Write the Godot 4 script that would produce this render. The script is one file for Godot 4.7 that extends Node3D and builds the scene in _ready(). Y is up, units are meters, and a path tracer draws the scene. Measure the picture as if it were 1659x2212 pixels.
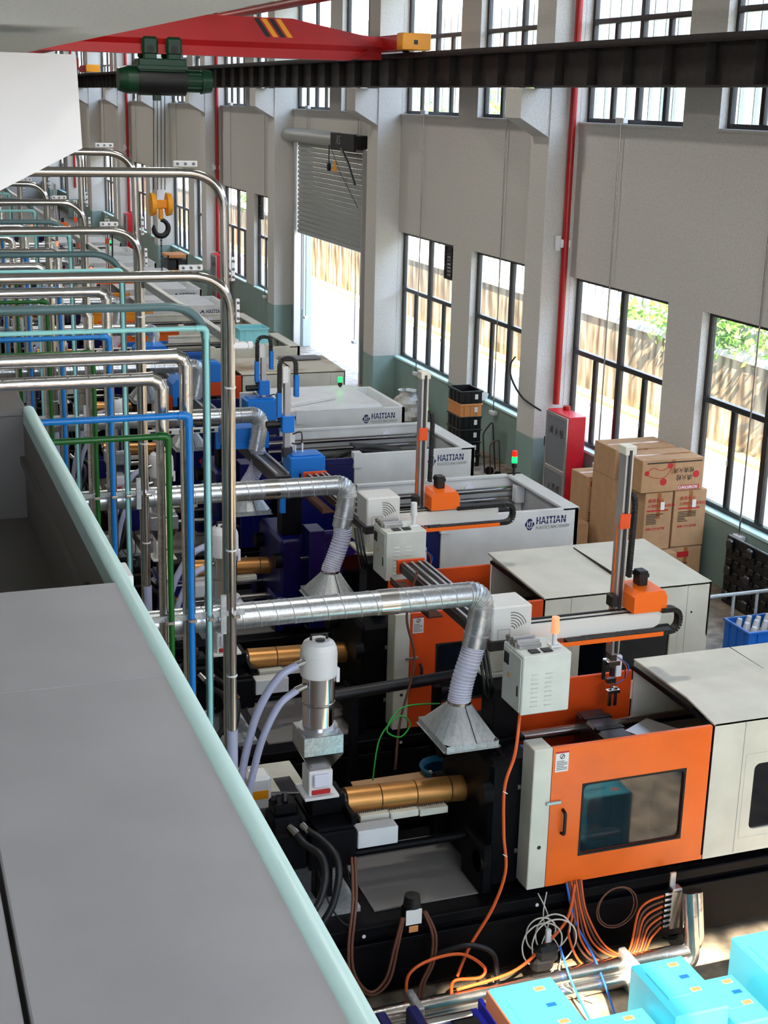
extends Node3D
# An injection moulding hall seen from a mezzanine: one row of machines along a wall of windows.
# x runs across the hall towards the window wall, y up, -z down the length of the hall; metres.

const ROOF_Y := 11.0
const WALL_X := 10.7
const BAY := 8.0

class MB:
	# collects triangles with their normals; o shifts everything that is added
	var v := PackedVector3Array()
	var n := PackedVector3Array()
	var idx := PackedInt32Array()
	var o := Vector3.ZERO

	func tri(a: Vector3, b: Vector3, c: Vector3) -> void:
		var nn := (b - a).cross(c - a)
		if nn.length_squared() < 1e-16:
			return
		nn = nn.normalized()
		var s := v.size()
		v.append(a + o); v.append(b + o); v.append(c + o)
		n.append(nn); n.append(nn); n.append(nn)
		idx.append(s); idx.append(s + 2); idx.append(s + 1)

	func quad(a: Vector3, b: Vector3, c: Vector3, d: Vector3) -> void:
		var nn := (b - a).cross(d - a)
		if nn.length_squared() < 1e-16:
			nn = (c - b).cross(d - b)
		nn = nn.normalized()
		var s := v.size()
		for q in [a, b, c, d]:
			v.append(q + o); n.append(nn)
		idx.append(s); idx.append(s + 2); idx.append(s + 1)
		idx.append(s); idx.append(s + 3); idx.append(s + 2)

	func sv(p: Vector3, nn: Vector3) -> int:
		v.append(p + o); n.append(nn)
		return v.size() - 1

	func squad(a: int, b: int, c: int, d: int) -> void:
		idx.append(a); idx.append(c); idx.append(b)
		idx.append(a); idx.append(d); idx.append(c)

	# a box from its low corner to its high corner, edges chamfered by e
	func bx(x0: float, x1: float, y0: float, y1: float, z0: float, z1: float, e := 0.0, b := Basis(), pivot := Vector3.ZERO) -> MB:
		var lo := Vector3(minf(x0, x1), minf(y0, y1), minf(z0, z1))
		var hi := Vector3(maxf(x0, x1), maxf(y0, y1), maxf(z0, z1))
		var c := (lo + hi) * 0.5
		var h := (hi - lo) * 0.5
		e = minf(e, minf(h.x, minf(h.y, h.z)) * 0.9)
		var f := func(p: Vector3) -> Vector3: return b * (c + p - pivot) + pivot
		for ax in 3:
			for sg in [1.0, -1.0]:
				var u := (ax + 1) % 3
				var w := (ax + 2) % 3
				var ps := []
				for k in [[-1, -1], [1, -1], [1, 1], [-1, 1]]:
					var p := Vector3.ZERO
					p[ax] = sg * h[ax]
					p[u] = k[0] * (h[u] - e)
					p[w] = k[1] * (h[w] - e)
					ps.append(f.call(p))
				if sg > 0:
					quad(ps[0], ps[1], ps[2], ps[3])
				else:
					quad(ps[3], ps[2], ps[1], ps[0])
		if e > 0.0:
			for ax in 3:
				var u := (ax + 1) % 3
				var w := (ax + 2) % 3
				for s1 in [1.0, -1.0]:
					for s2 in [1.0, -1.0]:
						var a := Vector3.ZERO
						a[u] = s1 * h[u]; a[w] = s2 * (h[w] - e)
						var d := Vector3.ZERO
						d[u] = s1 * (h[u] - e); d[w] = s2 * h[w]
						var a0 := a; a0[ax] = -(h[ax] - e)
						var a1 := a; a1[ax] = h[ax] - e
						var d0 := d; d0[ax] = -(h[ax] - e)
						var d1 := d; d1[ax] = h[ax] - e
						if s1 * s2 > 0:
							quad(f.call(a0), f.call(d0), f.call(d1), f.call(a1))
						else:
							quad(f.call(d0), f.call(a0), f.call(a1), f.call(d1))
			for sx in [1.0, -1.0]:
				for sy in [1.0, -1.0]:
					for sz in [1.0, -1.0]:
						var p: Vector3 = f.call(Vector3(sx * h.x, sy * (h.y - e), sz * (h.z - e)))
						var q: Vector3 = f.call(Vector3(sx * (h.x - e), sy * h.y, sz * (h.z - e)))
						var r: Vector3 = f.call(Vector3(sx * (h.x - e), sy * (h.y - e), sz * h.z))
						if sx * sy * sz > 0:
							tri(p, q, r)
						else:
							tri(p, r, q)
		return self

	func cyl(a: Vector3, b: Vector3, r0: float, r1 := -1.0, seg := 16, caps := true) -> MB:
		if r1 < 0.0:
			r1 = r0
		var d := (b - a).normalized()
		var u := d.cross(Vector3.UP if absf(d.y) < 0.9 else Vector3.RIGHT).normalized()
		var w := d.cross(u)
		var s := v.size()
		var sl := (r0 - r1) / maxf((b - a).length(), 1e-5)
		for k in seg + 1:
			var t := TAU * k / seg
			var q := u * cos(t) + w * sin(t)
			var nn := (q + d * sl).normalized()
			sv(a + q * r0, nn); sv(b + q * r1, nn)
		for k in seg:
			squad(s + 2 * k, s + 2 * k + 2, s + 2 * k + 3, s + 2 * k + 1)
		if caps:
			for e in 2:
				var c := a if e == 0 else b
				var r := r0 if e == 0 else r1
				if r < 1e-5:
					continue
				var nn := -d if e == 0 else d
				var m := sv(c, nn)
				for k in seg:
					var t0 := TAU * k / seg
					var t1 := TAU * (k + 1) / seg
					var p0 := sv(c + (u * cos(t0) + w * sin(t0)) * r, nn)
					var p1 := sv(c + (u * cos(t1) + w * sin(t1)) * r, nn)
					if e == 0:
						idx.append(m); idx.append(p0); idx.append(p1)
					else:
						idx.append(m); idx.append(p1); idx.append(p0)
		return self

	# a round section swept along a path
	func tube(p: PackedVector3Array, r: float, seg := 10, caps := true, radii := PackedFloat32Array()) -> MB:
		var m := p.size()
		if m < 2:
			return self
		var t0 := (p[1] - p[0]).normalized()
		var u := t0.cross(Vector3.UP if absf(t0.y) < 0.9 else Vector3.RIGHT).normalized()
		var s := v.size()
		for i in m:
			var t: Vector3
			if i == 0:
				t = t0
			elif i == m - 1:
				t = (p[i] - p[i - 1]).normalized()
			else:
				t = ((p[i + 1] - p[i]).normalized() + (p[i] - p[i - 1]).normalized()).normalized()
			u = (u - t * u.dot(t)).normalized()
			var w := t.cross(u)
			var rr := radii[i] if radii.size() else r
			for k in seg + 1:
				var a := TAU * k / seg
				var q := u * cos(a) + w * sin(a)
				sv(p[i] + q * rr, q)
		for i in m - 1:
			for k in seg:
				var a := s + i * (seg + 1) + k
				squad(a, a + 1, a + seg + 2, a + seg + 1)
		if caps:
			cyl(p[0], p[0] + t0 * 0.0005, r if radii.is_empty() else radii[0], -1.0, seg)
			var te := (p[m - 1] - p[m - 2]).normalized()
			cyl(p[m - 1] - te * 0.0005, p[m - 1], r if radii.is_empty() else radii[m - 1], -1.0, seg)
		return self

	# profile of (radius, height) pairs turned round a vertical axis through c
	func lathe(c: Vector3, prof: Array, seg := 24, smooth := true) -> MB:
		for i in prof.size() - 1:
			var a: Vector2 = prof[i]
			var b: Vector2 = prof[i + 1]
			var nd := Vector2(b.y - a.y, a.x - b.x)
			if nd.length() < 1e-7:
				continue
			nd = nd.normalized()
			var s := v.size()
			for k in seg + 1:
				var t := TAU * k / seg
				var q := Vector3(cos(t), 0, sin(t))
				var nn := Vector3(q.x * nd.x, nd.y, q.z * nd.x)
				sv(c + q * a.x + Vector3(0, a.y, 0), nn)
				sv(c + q * b.x + Vector3(0, b.y, 0), nn)
			for k in seg:
				squad(s + 2 * k + 2, s + 2 * k, s + 2 * k + 1, s + 2 * k + 3)
		return self

	# a polygon of two coordinates pushed along the third axis ("z": xy, "x": zy, "y": xz) from d0 to d1
	func prism(poly: PackedVector2Array, axis: String, d0: float, d1: float) -> MB:
		var g := func(q: Vector2, d: float) -> Vector3:
			if axis == "z":
				return Vector3(q.x, q.y, d)
			if axis == "x":
				return Vector3(d, q.y, q.x)
			return Vector3(q.x, d, q.y)
		var t := Geometry2D.triangulate_polygon(poly)
		var mid := Vector3.ZERO
		for q in poly:
			mid += g.call(q, (d0 + d1) * 0.5)
		mid /= poly.size()
		var dir: Vector3 = (g.call(poly[0], d1) - g.call(poly[0], d0)).normalized()
		for e in 2:
			var d := d0 if e == 0 else d1
			var want := -dir if e == 0 else dir
			for i in range(0, t.size(), 3):
				var a: Vector3 = g.call(poly[t[i]], d)
				var b: Vector3 = g.call(poly[t[i + 1]], d)
				var c: Vector3 = g.call(poly[t[i + 2]], d)
				if (b - a).cross(c - a).dot(want) > 0:
					tri(a, b, c)
				else:
					tri(a, c, b)
		var cw := Geometry2D.is_polygon_clockwise(poly)
		for i in poly.size():
			var p := poly[i]
			var q := poly[(i + 1) % poly.size()]
			var a: Vector3 = g.call(p, d0)
			var b: Vector3 = g.call(q, d0)
			var c: Vector3 = g.call(q, d1)
			var d: Vector3 = g.call(p, d1)
			var out2 := Vector2(q.y - p.y, p.x - q.x) * (-1.0 if cw else 1.0)
			var out: Vector3 = g.call(p + out2, d0) - g.call(p, d0)
			if (b - a).cross(d - a).dot(out) > 0:
				quad(a, b, c, d)
			else:
				quad(b, a, d, c)
		return self

	# an upright plate facing z with a round-cornered opening; outer and inner are Rect2 in x and y
	func holed(outer: Rect2, inner: Rect2, rad: float, z0: float, z1: float) -> MB:
		var ring := PackedVector2Array()
		var cs := [Vector2(inner.end.x - rad, inner.end.y - rad), Vector2(inner.position.x + rad, inner.end.y - rad), Vector2(inner.position.x + rad, inner.position.y + rad), Vector2(inner.end.x - rad, inner.position.y + rad)]
		for k in 4:
			for j in 6:
				var a := PI * 0.5 * (k + j / 5.0)
				ring.append(cs[k] + Vector2(cos(a), sin(a)) * rad)
		var oc := [outer.end, Vector2(outer.position.x, outer.end.y), outer.position, Vector2(outer.end.x, outer.position.y)]
		for zz in [z0, z1]:
			var s := 1.0 if zz == maxf(z0, z1) else -1.0
			for i in ring.size():
				var k: int = i / 6
				var p := ring[i]
				var q := ring[(i + 1) % ring.size()]
				var k2: int = ((i + 1) % ring.size()) / 6
				var a := Vector3(p.x, p.y, zz)
				var b := Vector3(q.x, q.y, zz)
				var c := Vector3(oc[k].x, oc[k].y, zz)
				var d := Vector3(oc[k2].x, oc[k2].y, zz)
				if s > 0:
					tri(a, c, b)
					tri(b, c, d)
				else:
					tri(a, b, c)
					tri(b, d, c)
		var zl := minf(z0, z1)
		var zh := maxf(z0, z1)
		for i in ring.size():
			var p := ring[i]
			var q := ring[(i + 1) % ring.size()]
			quad(Vector3(q.x, q.y, zl), Vector3(p.x, p.y, zl), Vector3(p.x, p.y, zh), Vector3(q.x, q.y, zh))
		for k in 4:
			var p: Vector2 = oc[k]
			var q: Vector2 = oc[(k + 1) % 4]
			quad(Vector3(p.x, p.y, zl), Vector3(q.x, q.y, zl), Vector3(q.x, q.y, zh), Vector3(p.x, p.y, zh))
		return self

	func mesh() -> ArrayMesh:
		var a := []
		a.resize(Mesh.ARRAY_MAX)
		a[Mesh.ARRAY_VERTEX] = v
		a[Mesh.ARRAY_NORMAL] = n
		a[Mesh.ARRAY_INDEX] = idx
		var m := ArrayMesh.new()
		m.add_surface_from_arrays(Mesh.PRIMITIVE_TRIANGLES, a)
		return m


var M := {}
var used := {}
var rng := RandomNumberGenerator.new()
var font: SystemFont
var font_bold: SystemFont


func mb(o := Vector3.ZERO) -> MB:
	var b := MB.new()
	b.o = o
	return b


func numbered(called: String) -> String:
	var k: int = used.get(called, 0)
	used[called] = k + 1
	return called if k == 0 else "%s_%03d" % [called, k]


func tag(o: Node3D, label: String, category: String, group := "", kind := "") -> Node3D:
	o.set_meta("label", label)
	if category:
		o.set_meta("category", category)
	if group:
		o.set_meta("group", group)
	if kind:
		o.set_meta("kind", kind)
	return o


# a Node3D at the thing's base whose children are its parts
func thing(called: String, label: String, category: String, at: Vector3, group := "", kind := "") -> Node3D:
	var o := Node3D.new()
	o.name = numbered(called)
	add_child(o)
	o.position = at
	return tag(o, label, category, group, kind)


func part(called: String, b: MB, m: Material, parent: Node3D) -> MeshInstance3D:
	var o := MeshInstance3D.new()
	o.name = called
	o.mesh = b.mesh()
	o.material_override = m
	parent.add_child(o, true)
	return o


# a thing that is one mesh
func solo(called: String, b: MB, m: Material, at: Vector3, label: String, category: String, group := "", kind := "") -> MeshInstance3D:
	var o := MeshInstance3D.new()
	o.name = numbered(called)
	o.mesh = b.mesh()
	o.material_override = m
	add_child(o)
	o.position = at
	tag(o, label, category, group, kind)
	return o


func struct(called: String, b: MB, m: Material, label: String, at := Vector3.ZERO) -> MeshInstance3D:
	var o := solo(called, b, m, at, label, "", "", "structure")
	return o


func copy(o: Node3D, at: Vector3, label := "", turn := 0.0) -> Node3D:
	var c: Node3D = o.duplicate()
	var base := String(o.name)
	if base.length() > 4 and base.substr(base.length() - 3).is_valid_int() and base[base.length() - 4] == "_":
		base = base.substr(0, base.length() - 4)
	c.name = numbered(base)
	add_child(c)
	c.position = at
	c.rotation.y = turn
	if label:
		c.set_meta("label", label)
	return c


func text(called: String, s: String, height: float, at: Vector3, m: Material, parent: Node3D, basis := Basis(), bold := true, depth := 0.004, squeeze := 1.0) -> MeshInstance3D:
	var t := TextMesh.new()
	t.text = s
	t.font = font_bold if bold else font
	t.font_size = 32
	t.pixel_size = height / 23.0
	t.depth = depth
	t.curve_step = 4.0
	t.horizontal_alignment = HORIZONTAL_ALIGNMENT_LEFT
	t.vertical_alignment = VERTICAL_ALIGNMENT_CENTER
	var o := MeshInstance3D.new()
	o.name = called
	o.mesh = t
	o.material_override = m
	parent.add_child(o, true)
	if squeeze < 0.0:
		squeeze = -squeeze / maxf(t.get_aabb().size.x, 0.001)
	o.transform = Transform3D(basis * Basis.from_scale(Vector3(squeeze, 1, 1)), at)
	return o


# a polyline with its corners rounded
func bend(p: Array, r: float, steps := 6) -> PackedVector3Array:
	var out := PackedVector3Array([p[0]])
	for i in range(1, p.size() - 1):
		var a: Vector3 = p[i - 1]
		var b: Vector3 = p[i]
		var c: Vector3 = p[i + 1]
		var d0 := (a - b).normalized()
		var d1 := (c - b).normalized()
		var rr := minf(r, minf((a - b).length(), (c - b).length()) * 0.49)
		for k in steps + 1:
			var t := float(k) / steps
			out.append((b + d0 * rr).lerp(b, t).lerp(b.lerp(b + d1 * rr, t), t))
	out.append(p[p.size() - 1])
	return out


# a smooth curve through points
func curve(p: Array, steps := 8) -> PackedVector3Array:
	var out := PackedVector3Array()
	for i in p.size() - 1:
		var a: Vector3 = p[maxi(i - 1, 0)]
		var b: Vector3 = p[i]
		var c: Vector3 = p[i + 1]
		var d: Vector3 = p[mini(i + 2, p.size() - 1)]
		for k in steps:
			out.append(b.cubic_interpolate(c, a, d, float(k) / steps))
	out.append(p[p.size() - 1])
	return out


func V(x: float, y: float, z: float) -> Vector3:
	return Vector3(x, y, z)


func grain(seed_: int, freq: float, lo: float, hi: float, size := 256, type := FastNoiseLite.TYPE_SIMPLEX_SMOOTH, tint := Color.WHITE) -> ImageTexture:
	var f := FastNoiseLite.new()
	f.seed = seed_
	f.noise_type = type
	f.frequency = freq
	f.fractal_octaves = 4
	if type == FastNoiseLite.TYPE_CELLULAR:
		f.cellular_return_type = FastNoiseLite.RETURN_CELL_VALUE
		f.fractal_type = FastNoiseLite.FRACTAL_NONE
	var im := f.get_seamless_image(size, size)
	im.convert(Image.FORMAT_RGB8)
	for y in size:
		for x in size:
			var g := lerpf(lo, hi, im.get_pixel(x, y).r)
			im.set_pixel(x, y, Color(lerpf(tint.r, 1.0, g), lerpf(tint.g, 1.0, g), lerpf(tint.b, 1.0, g)) if tint != Color.WHITE else Color(g, g, g))
	return ImageTexture.create_from_image(im)


func mat(called: String, c: Color, rough := 0.5, metal := 0.0, tex: Texture2D = null, scale := 1.0, world := true) -> StandardMaterial3D:
	var m := StandardMaterial3D.new()
	m.resource_name = called
	m.albedo_color = c
	m.roughness = rough
	m.metallic = metal
	if tex:
		m.albedo_texture = tex
		m.uv1_triplanar = true
		m.uv1_world_triplanar = world
		m.uv1_scale = Vector3.ONE * scale
	M[called] = m
	return m


func bumpy(m: StandardMaterial3D, tex: Texture2D, cm: float) -> void:
	m.heightmap_enabled = true
	m.heightmap_texture = tex
	m.heightmap_scale = cm


func glow(called: String, c: Color, e: float) -> StandardMaterial3D:
	var m := mat(called, c, 0.3)
	m.emission_enabled = true
	m.emission = c
	m.emission_energy_multiplier = e
	return m


func materials() -> void:
	var mott := grain(3, 0.012, 0.93, 1.0)
	var fine := grain(5, 0.08, 0.88, 1.0)
	var dirt := grain(9, 0.02, 0.55, 1.05, 512)
	var spang := grain(11, 0.07, 0.86, 1.0, 256, FastNoiseLite.TYPE_CELLULAR)
	var moss := grain(21, 0.018, -0.3, 1.2, 512, FastNoiseLite.TYPE_SIMPLEX_SMOOTH, Color(0.62, 0.55, 0.38))
	var stain := grain(31, 0.015, -0.8, 1.6, 512, FastNoiseLite.TYPE_SIMPLEX_SMOOTH, Color(0.62, 0.57, 0.5))
	mat("wall_paint", Color(0.83, 0.82, 0.79), 0.85, 0.0, fine, 1.2)
	mat("dado_green", Color(0.54, 0.635, 0.605), 0.55, 0.0, mott, 0.5)
	M.pillar_paint = M.wall_paint
	mat("concrete_floor", Color(0.66, 0.6, 0.52), 0.6, 0.0, dirt, 0.35)
	mat("roof", Color(0.62, 0.63, 0.64), 0.7)
	mat("far_plaster", Color(0.78, 0.78, 0.76), 0.85, 0.0, fine, 1.0)
	mat("road", Color(0.8, 0.79, 0.77), 0.85, 0.0, mott, 0.3)
	bumpy(mat("retaining", Color(0.7, 0.64, 0.54), 0.9, 0.0, stain, 0.12), dirt, 1.0)
	M.retaining.uv1_scale = Vector3(0.4, 0.07, 0.4)
	mat("kerb", Color(0.85, 0.74, 0.45), 0.9, 0.0, dirt, 0.8)
	mat("shed_cladding", Color(0.6, 0.61, 0.63), 0.6, 0.0, mott, 0.3)
	mat("cladding", Color(0.74, 0.74, 0.73), 0.55, 0.0, mott, 0.3)
	mat("black_frame", Color(0.035, 0.04, 0.05), 0.35)
	var g := mat("pane", Color(0.93, 0.97, 0.97, 0.07), 0.03)
	g.transparency = BaseMaterial3D.TRANSPARENCY_ALPHA
	mat("girder", Color(0.15, 0.125, 0.115), 0.6, 0.0, dirt, 0.6)
	mat("crane_red", Color(0.72, 0.02, 0.035), 0.38, 0.0, mott, 0.4)
	mat("pipe_red", Color(0.62, 0.03, 0.04), 0.35)
	mat("cabinet_red", Color(0.83, 0.1, 0.16), 0.35, 0.0, mott, 1.0)
	mat("hoist_green", Color(0.02, 0.21, 0.12), 0.35)
	mat("yellow", Color(0.95, 0.62, 0.05), 0.45)
	mat("black", Color(0.025, 0.026, 0.03), 0.45)
	mat("rubber", Color(0.035, 0.035, 0.04), 0.7)
	mat("bed_black", Color(0.04, 0.042, 0.06), 0.5, 0.0, dirt, 0.8)
	M.bed_black.metallic_specular = 0.25
	mat("beige", Color(0.85, 0.845, 0.785), 0.42, 0.0, mott, 0.7)
	M.beige_top = M.beige
	mat("stained", Color(0.74, 0.72, 0.65), 0.55, 0.0, grain(41, 0.012, 0.1, 1.7, 256, FastNoiseLite.TYPE_SIMPLEX_SMOOTH, Color(0.66, 0.55, 0.44)), 0.35)
	mat("haitian_white", Color(0.87, 0.88, 0.88), 0.35, 0.0, mott, 0.6)
	mat("orange", Color(0.97, 0.43, 0.11), 0.33, 0.0, mott, 0.6)
	mat("orange_red", Color(0.88, 0.31, 0.09), 0.38, 0.0, mott, 0.7)
	mat("robot_orange", Color(0.95, 0.42, 0.04), 0.38)
	mat("robot_white", Color(0.87, 0.87, 0.84), 0.35)
	mat("box_white", Color(0.85, 0.87, 0.83), 0.36, 0.0, mott, 1.0)
	mat("navy", Color(0.03, 0.045, 0.33), 0.33, 0.0, mott, 0.8)
	mat("robot_blue", Color(0.04, 0.47, 0.83), 0.36)
	mat("mould_blue", Color(0.05, 0.5, 0.8), 0.4, 0.0, mott, 1.0)
	mat("steel", Color(0.72, 0.71, 0.7), 0.22, 1.0)
	mat("steel_dark", Color(0.3, 0.3, 0.31), 0.35, 0.9)
	mat("chrome", Color(0.85, 0.85, 0.86), 0.12, 1.0)
	mat("stainless", Color(0.74, 0.72, 0.70), 0.16, 1.0)
	var ins := mat("insulation_foil", Color(0.85, 0.84, 0.83), 0.22, 1.0)
	bumpy(ins, grain(61, 0.03, 0.0, 1.0), 0.25)
	ins.uv1_triplanar = true
	mat("galvanised", Color(0.78, 0.8, 0.82), 0.3, 0.88, spang, 4.0)
	mat("galvanised_matt", Color(0.75, 0.77, 0.77), 0.45, 0.45, spang, 4.0)
	mat("aluminium", Color(0.78, 0.78, 0.78), 0.35, 0.9)
	mat("foil_tape", Color(0.88, 0.88, 0.88), 0.2, 1.0)
	mat("gold", Color(0.78, 0.56, 0.32), 0.36, 0.75, mott, 1.0)
	mat("pipe_teal", Color(0.33, 0.44, 0.45), 0.4)
	mat("pipe_aqua", Color(0.58, 0.84, 0.83), 0.35)
	mat("pipe_blue", Color(0.03, 0.48, 0.80), 0.33)
	mat("pipe_green", Color(0.02, 0.36, 0.09), 0.36)
	mat("clamp_white", Color(0.86, 0.86, 0.86), 0.4)
	mat("white_plastic", Color(0.88, 0.88, 0.87), 0.35)
	mat("rim_mint", Color(0.79, 0.93, 0.91), 0.35)
	mat("lid_grey", Color(0.64, 0.64, 0.65), 0.45, 0.0, mott, 0.5)
	M.lid_side = M.lid_grey
	mat("trough_brown", Color(0.38, 0.37, 0.36), 0.6)
	M.trough_floor = M.trough_brown
	M.trough_dark = M.trough_brown
	mat("duct_fabric", Color(0.88, 0.9, 0.9), 0.8, 0.0, fine, 3.0)
	mat("panel_white", Color(0.93, 0.93, 0.94), 0.5)
	var cl := mat("clear_hose", Color(0.85, 0.86, 0.95, 0.42), 0.3)
	cl.transparency = BaseMaterial3D.TRANSPARENCY_ALPHA
	mat("hose_wire", Color(0.88, 0.88, 0.93), 0.3)
	mat("hose_grey", Color(0.66, 0.68, 0.78), 0.35)
	mat("hose_black", Color(0.04, 0.045, 0.06), 0.5)
	mat("cable_orange", Color(0.85, 0.35, 0.1), 0.5)
	mat("cable_brown", Color(0.4, 0.24, 0.17), 0.5)
	mat("cable_white", Color(0.78, 0.76, 0.72), 0.5)
	mat("cable_green", Color(0.12, 0.62, 0.2), 0.5)
	mat("cable_blue", Color(0.08, 0.4, 0.8), 0.5)
	mat("plate_grey", Color(0.52, 0.505, 0.49), 0.6, 0.0, grain(71, 0.2, 0.8, 1.0), 6.0)
	var dg := mat("dark_glass", Color(0.02, 0.03, 0.06), 0.08)
	dg.metallic_specular = 0.6
	var tg := mat("tint_glass", Color(0.1, 0.14, 0.18, 0.5), 0.05)
	tg.transparency = BaseMaterial3D.TRANSPARENCY_ALPHA
	mat("sticker_white", Color(0.88, 0.88, 0.86), 0.5)
	mat("print_grey", Color(0.45, 0.46, 0.48), 0.6)
	mat("print_navy", Color(0.03, 0.06, 0.32), 0.5)
	mat("print_red", Color(0.72, 0.1, 0.12), 0.6)
	mat("print_dark", Color(0.1, 0.1, 0.1), 0.6)
	mat("carton", Color(0.72, 0.56, 0.4), 0.85, 0.0, mott, 1.5)
	M.carton_top = M.carton
	mat("tape_brown", Color(0.6, 0.38, 0.2), 0.3)
	mat("crate_black", Color(0.03, 0.032, 0.036), 0.45)
	mat("crate_tan", Color(0.82, 0.55, 0.32), 0.5)
	mat("crate_blue", Color(0.03, 0.36, 0.7), 0.4)
	mat("crate_cyan", Color(0.2, 0.58, 0.68), 0.4)
	mat("tote_aqua", Color(0.55, 0.84, 0.87), 0.45)
	mat("stool_teal", Color(0.02, 0.33, 0.45), 0.4)
	mat("shutter", Color(0.62, 0.63, 0.61), 0.42, 0.3)
	mat("jamb_bluish_light", Color(0.68, 0.73, 0.8), 0.5)  # bluish light on the doorway reveal is put into this colour
	mat("leaf", Color(0.3, 0.5, 0.13), 0.6)
	M.leaf.backlight_enabled = true
	M.leaf.backlight = Color(0.25, 0.4, 0.08)
	mat("leaf_pale", Color(0.5, 0.66, 0.28), 0.6)
	M.leaf_pale.backlight_enabled = true
	M.leaf_pale.backlight = Color(0.3, 0.45, 0.12)
	mat("rust_brown", Color(0.32, 0.17, 0.12), 0.6)
	mat("bag_white", Color(0.78, 0.78, 0.76), 0.6)
	glow("lamp_green", Color(0.05, 0.95, 0.3), 2.0)
	glow("lamp_red", Color(0.9, 0.12, 0.06), 0.4)
	glow("lamp_amber", Color(0.95, 0.6, 0.42), 0.35)


func _ready() -> void:
	rng.seed = 7
	font = SystemFont.new()
	font.font_names = PackedStringArray(["Droid Sans"])
	font_bold = SystemFont.new()
	font_bold.font_names = PackedStringArray(["Droid Sans"])
	font_bold.font_weight = 700
	# --- camera, sky, sun, exposure
	var cam := Camera3D.new()
	cam.name = "camera"
	add_child(cam)
	cam.transform = Transform3D(Basis(V(0.94056, 0.02416, 0.33877), V(0.07289, 0.95986, -0.27083), V(-0.33171, 0.27942, 0.90105)).orthonormalized(), V(0, 6.3, 0))
	cam.fov = 39.89
	cam.near = 0.05
	cam.far = 400.0
	cam.current = true
	var env := Environment.new()
	var sky := Sky.new()
	var sm := ProceduralSkyMaterial.new()
	sm.sky_top_color = Color(0.62, 0.72, 0.86)
	sm.sky_horizon_color = Color(0.93, 0.94, 0.95)
	sm.sky_curve = 0.25
	sm.ground_bottom_color = Color(0.5, 0.5, 0.5)
	sm.ground_horizon_color = Color(0.8, 0.82, 0.84)
	sm.sky_energy_multiplier = 2.2
	sm.sun_angle_max = 4.0
	sky.sky_material = sm
	env.background_mode = Environment.BG_SKY
	env.sky = sky
	env.tonemap_mode = Environment.TONE_MAPPER_LINEAR
	env.tonemap_exposure = 2.3
	env.sdfgi_enabled = true
	env.ssao_enabled = true
	env.ssil_enabled = true
	var we := WorldEnvironment.new()
	we.name = "environment"
	we.environment = env
	add_child(we)
	var sun := DirectionalLight3D.new()
	sun.name = "sun"
	add_child(sun)
	sun.look_at_from_position(Vector3.ZERO, V(0.21, -0.69, -0.69), Vector3.UP)
	sun.light_color = Color(1.0, 0.95, 0.86)
	sun.light_energy = 6.5
	sun.light_angular_distance = 0.6
	sun.shadow_enabled = true
	materials()
	lamps()
	shell()
	windows()
	outside()
	crane()
	mezzanine()
	roller_door()
	wall_things()
	machines()
	pipes()
	near_things()


# rows of lamps added out of view to brighten the machine tops
func lamps() -> void:
	var r := thing("added_high_bay_lamp", "round white high bay lamp added under the roof to brighten the machine tops", "lamp", V(4.5, 10.2, 2.0), "added high bay lamps out of view")
	part("housing", mb().lathe(V(0, 0, 0), [Vector2(0.0, 0.3), Vector2(0.06, 0.3), Vector2(0.1, 0.12), Vector2(0.24, 0.02), Vector2(0.25, 0.0)], 20), M.white_plastic, r)
	part("rod", mb().cyl(V(0, 0.28, 0), V(0, 0.8, 0), 0.012), M.steel, r)
	var lit := glow("added_lamp_glow", Color(1.0, 0.98, 0.95), 6.0)
	part("diffuser", mb().cyl(V(0, 0.0, 0), V(0, 0.02, 0), 0.235, -1.0, 20), lit, r)
	var spots := []
	for k in 7:
		for x in [-1.5, 4.5]:
			spots.append(V(x, 10.2, 2.0 - 12.0 * k))
	for i in spots.size():
		var o: Node3D = r if i == 1 else copy(r, spots[i])
		o.position = spots[i]
	for i in spots.size():
		var l := AreaLight3D.new()  # fill light of each added lamp
		l.name = "added_lamp_light"
		add_child(l, true)
		l.position = spots[i] + V(0, -0.02, 0)
		l.rotation_degrees.x = -90
		l.area_size = Vector2(0.42, 0.42)
		l.light_color = Color(1.0, 0.98, 0.95)
		l.light_energy = 9.0
		l.area_range = 60.0
		l.shadow_enabled = true


func bay_z(k: int) -> float:
	return -20.6 - BAY * k


func is_door_bay(k: int) -> bool:
	return k == 1


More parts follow.
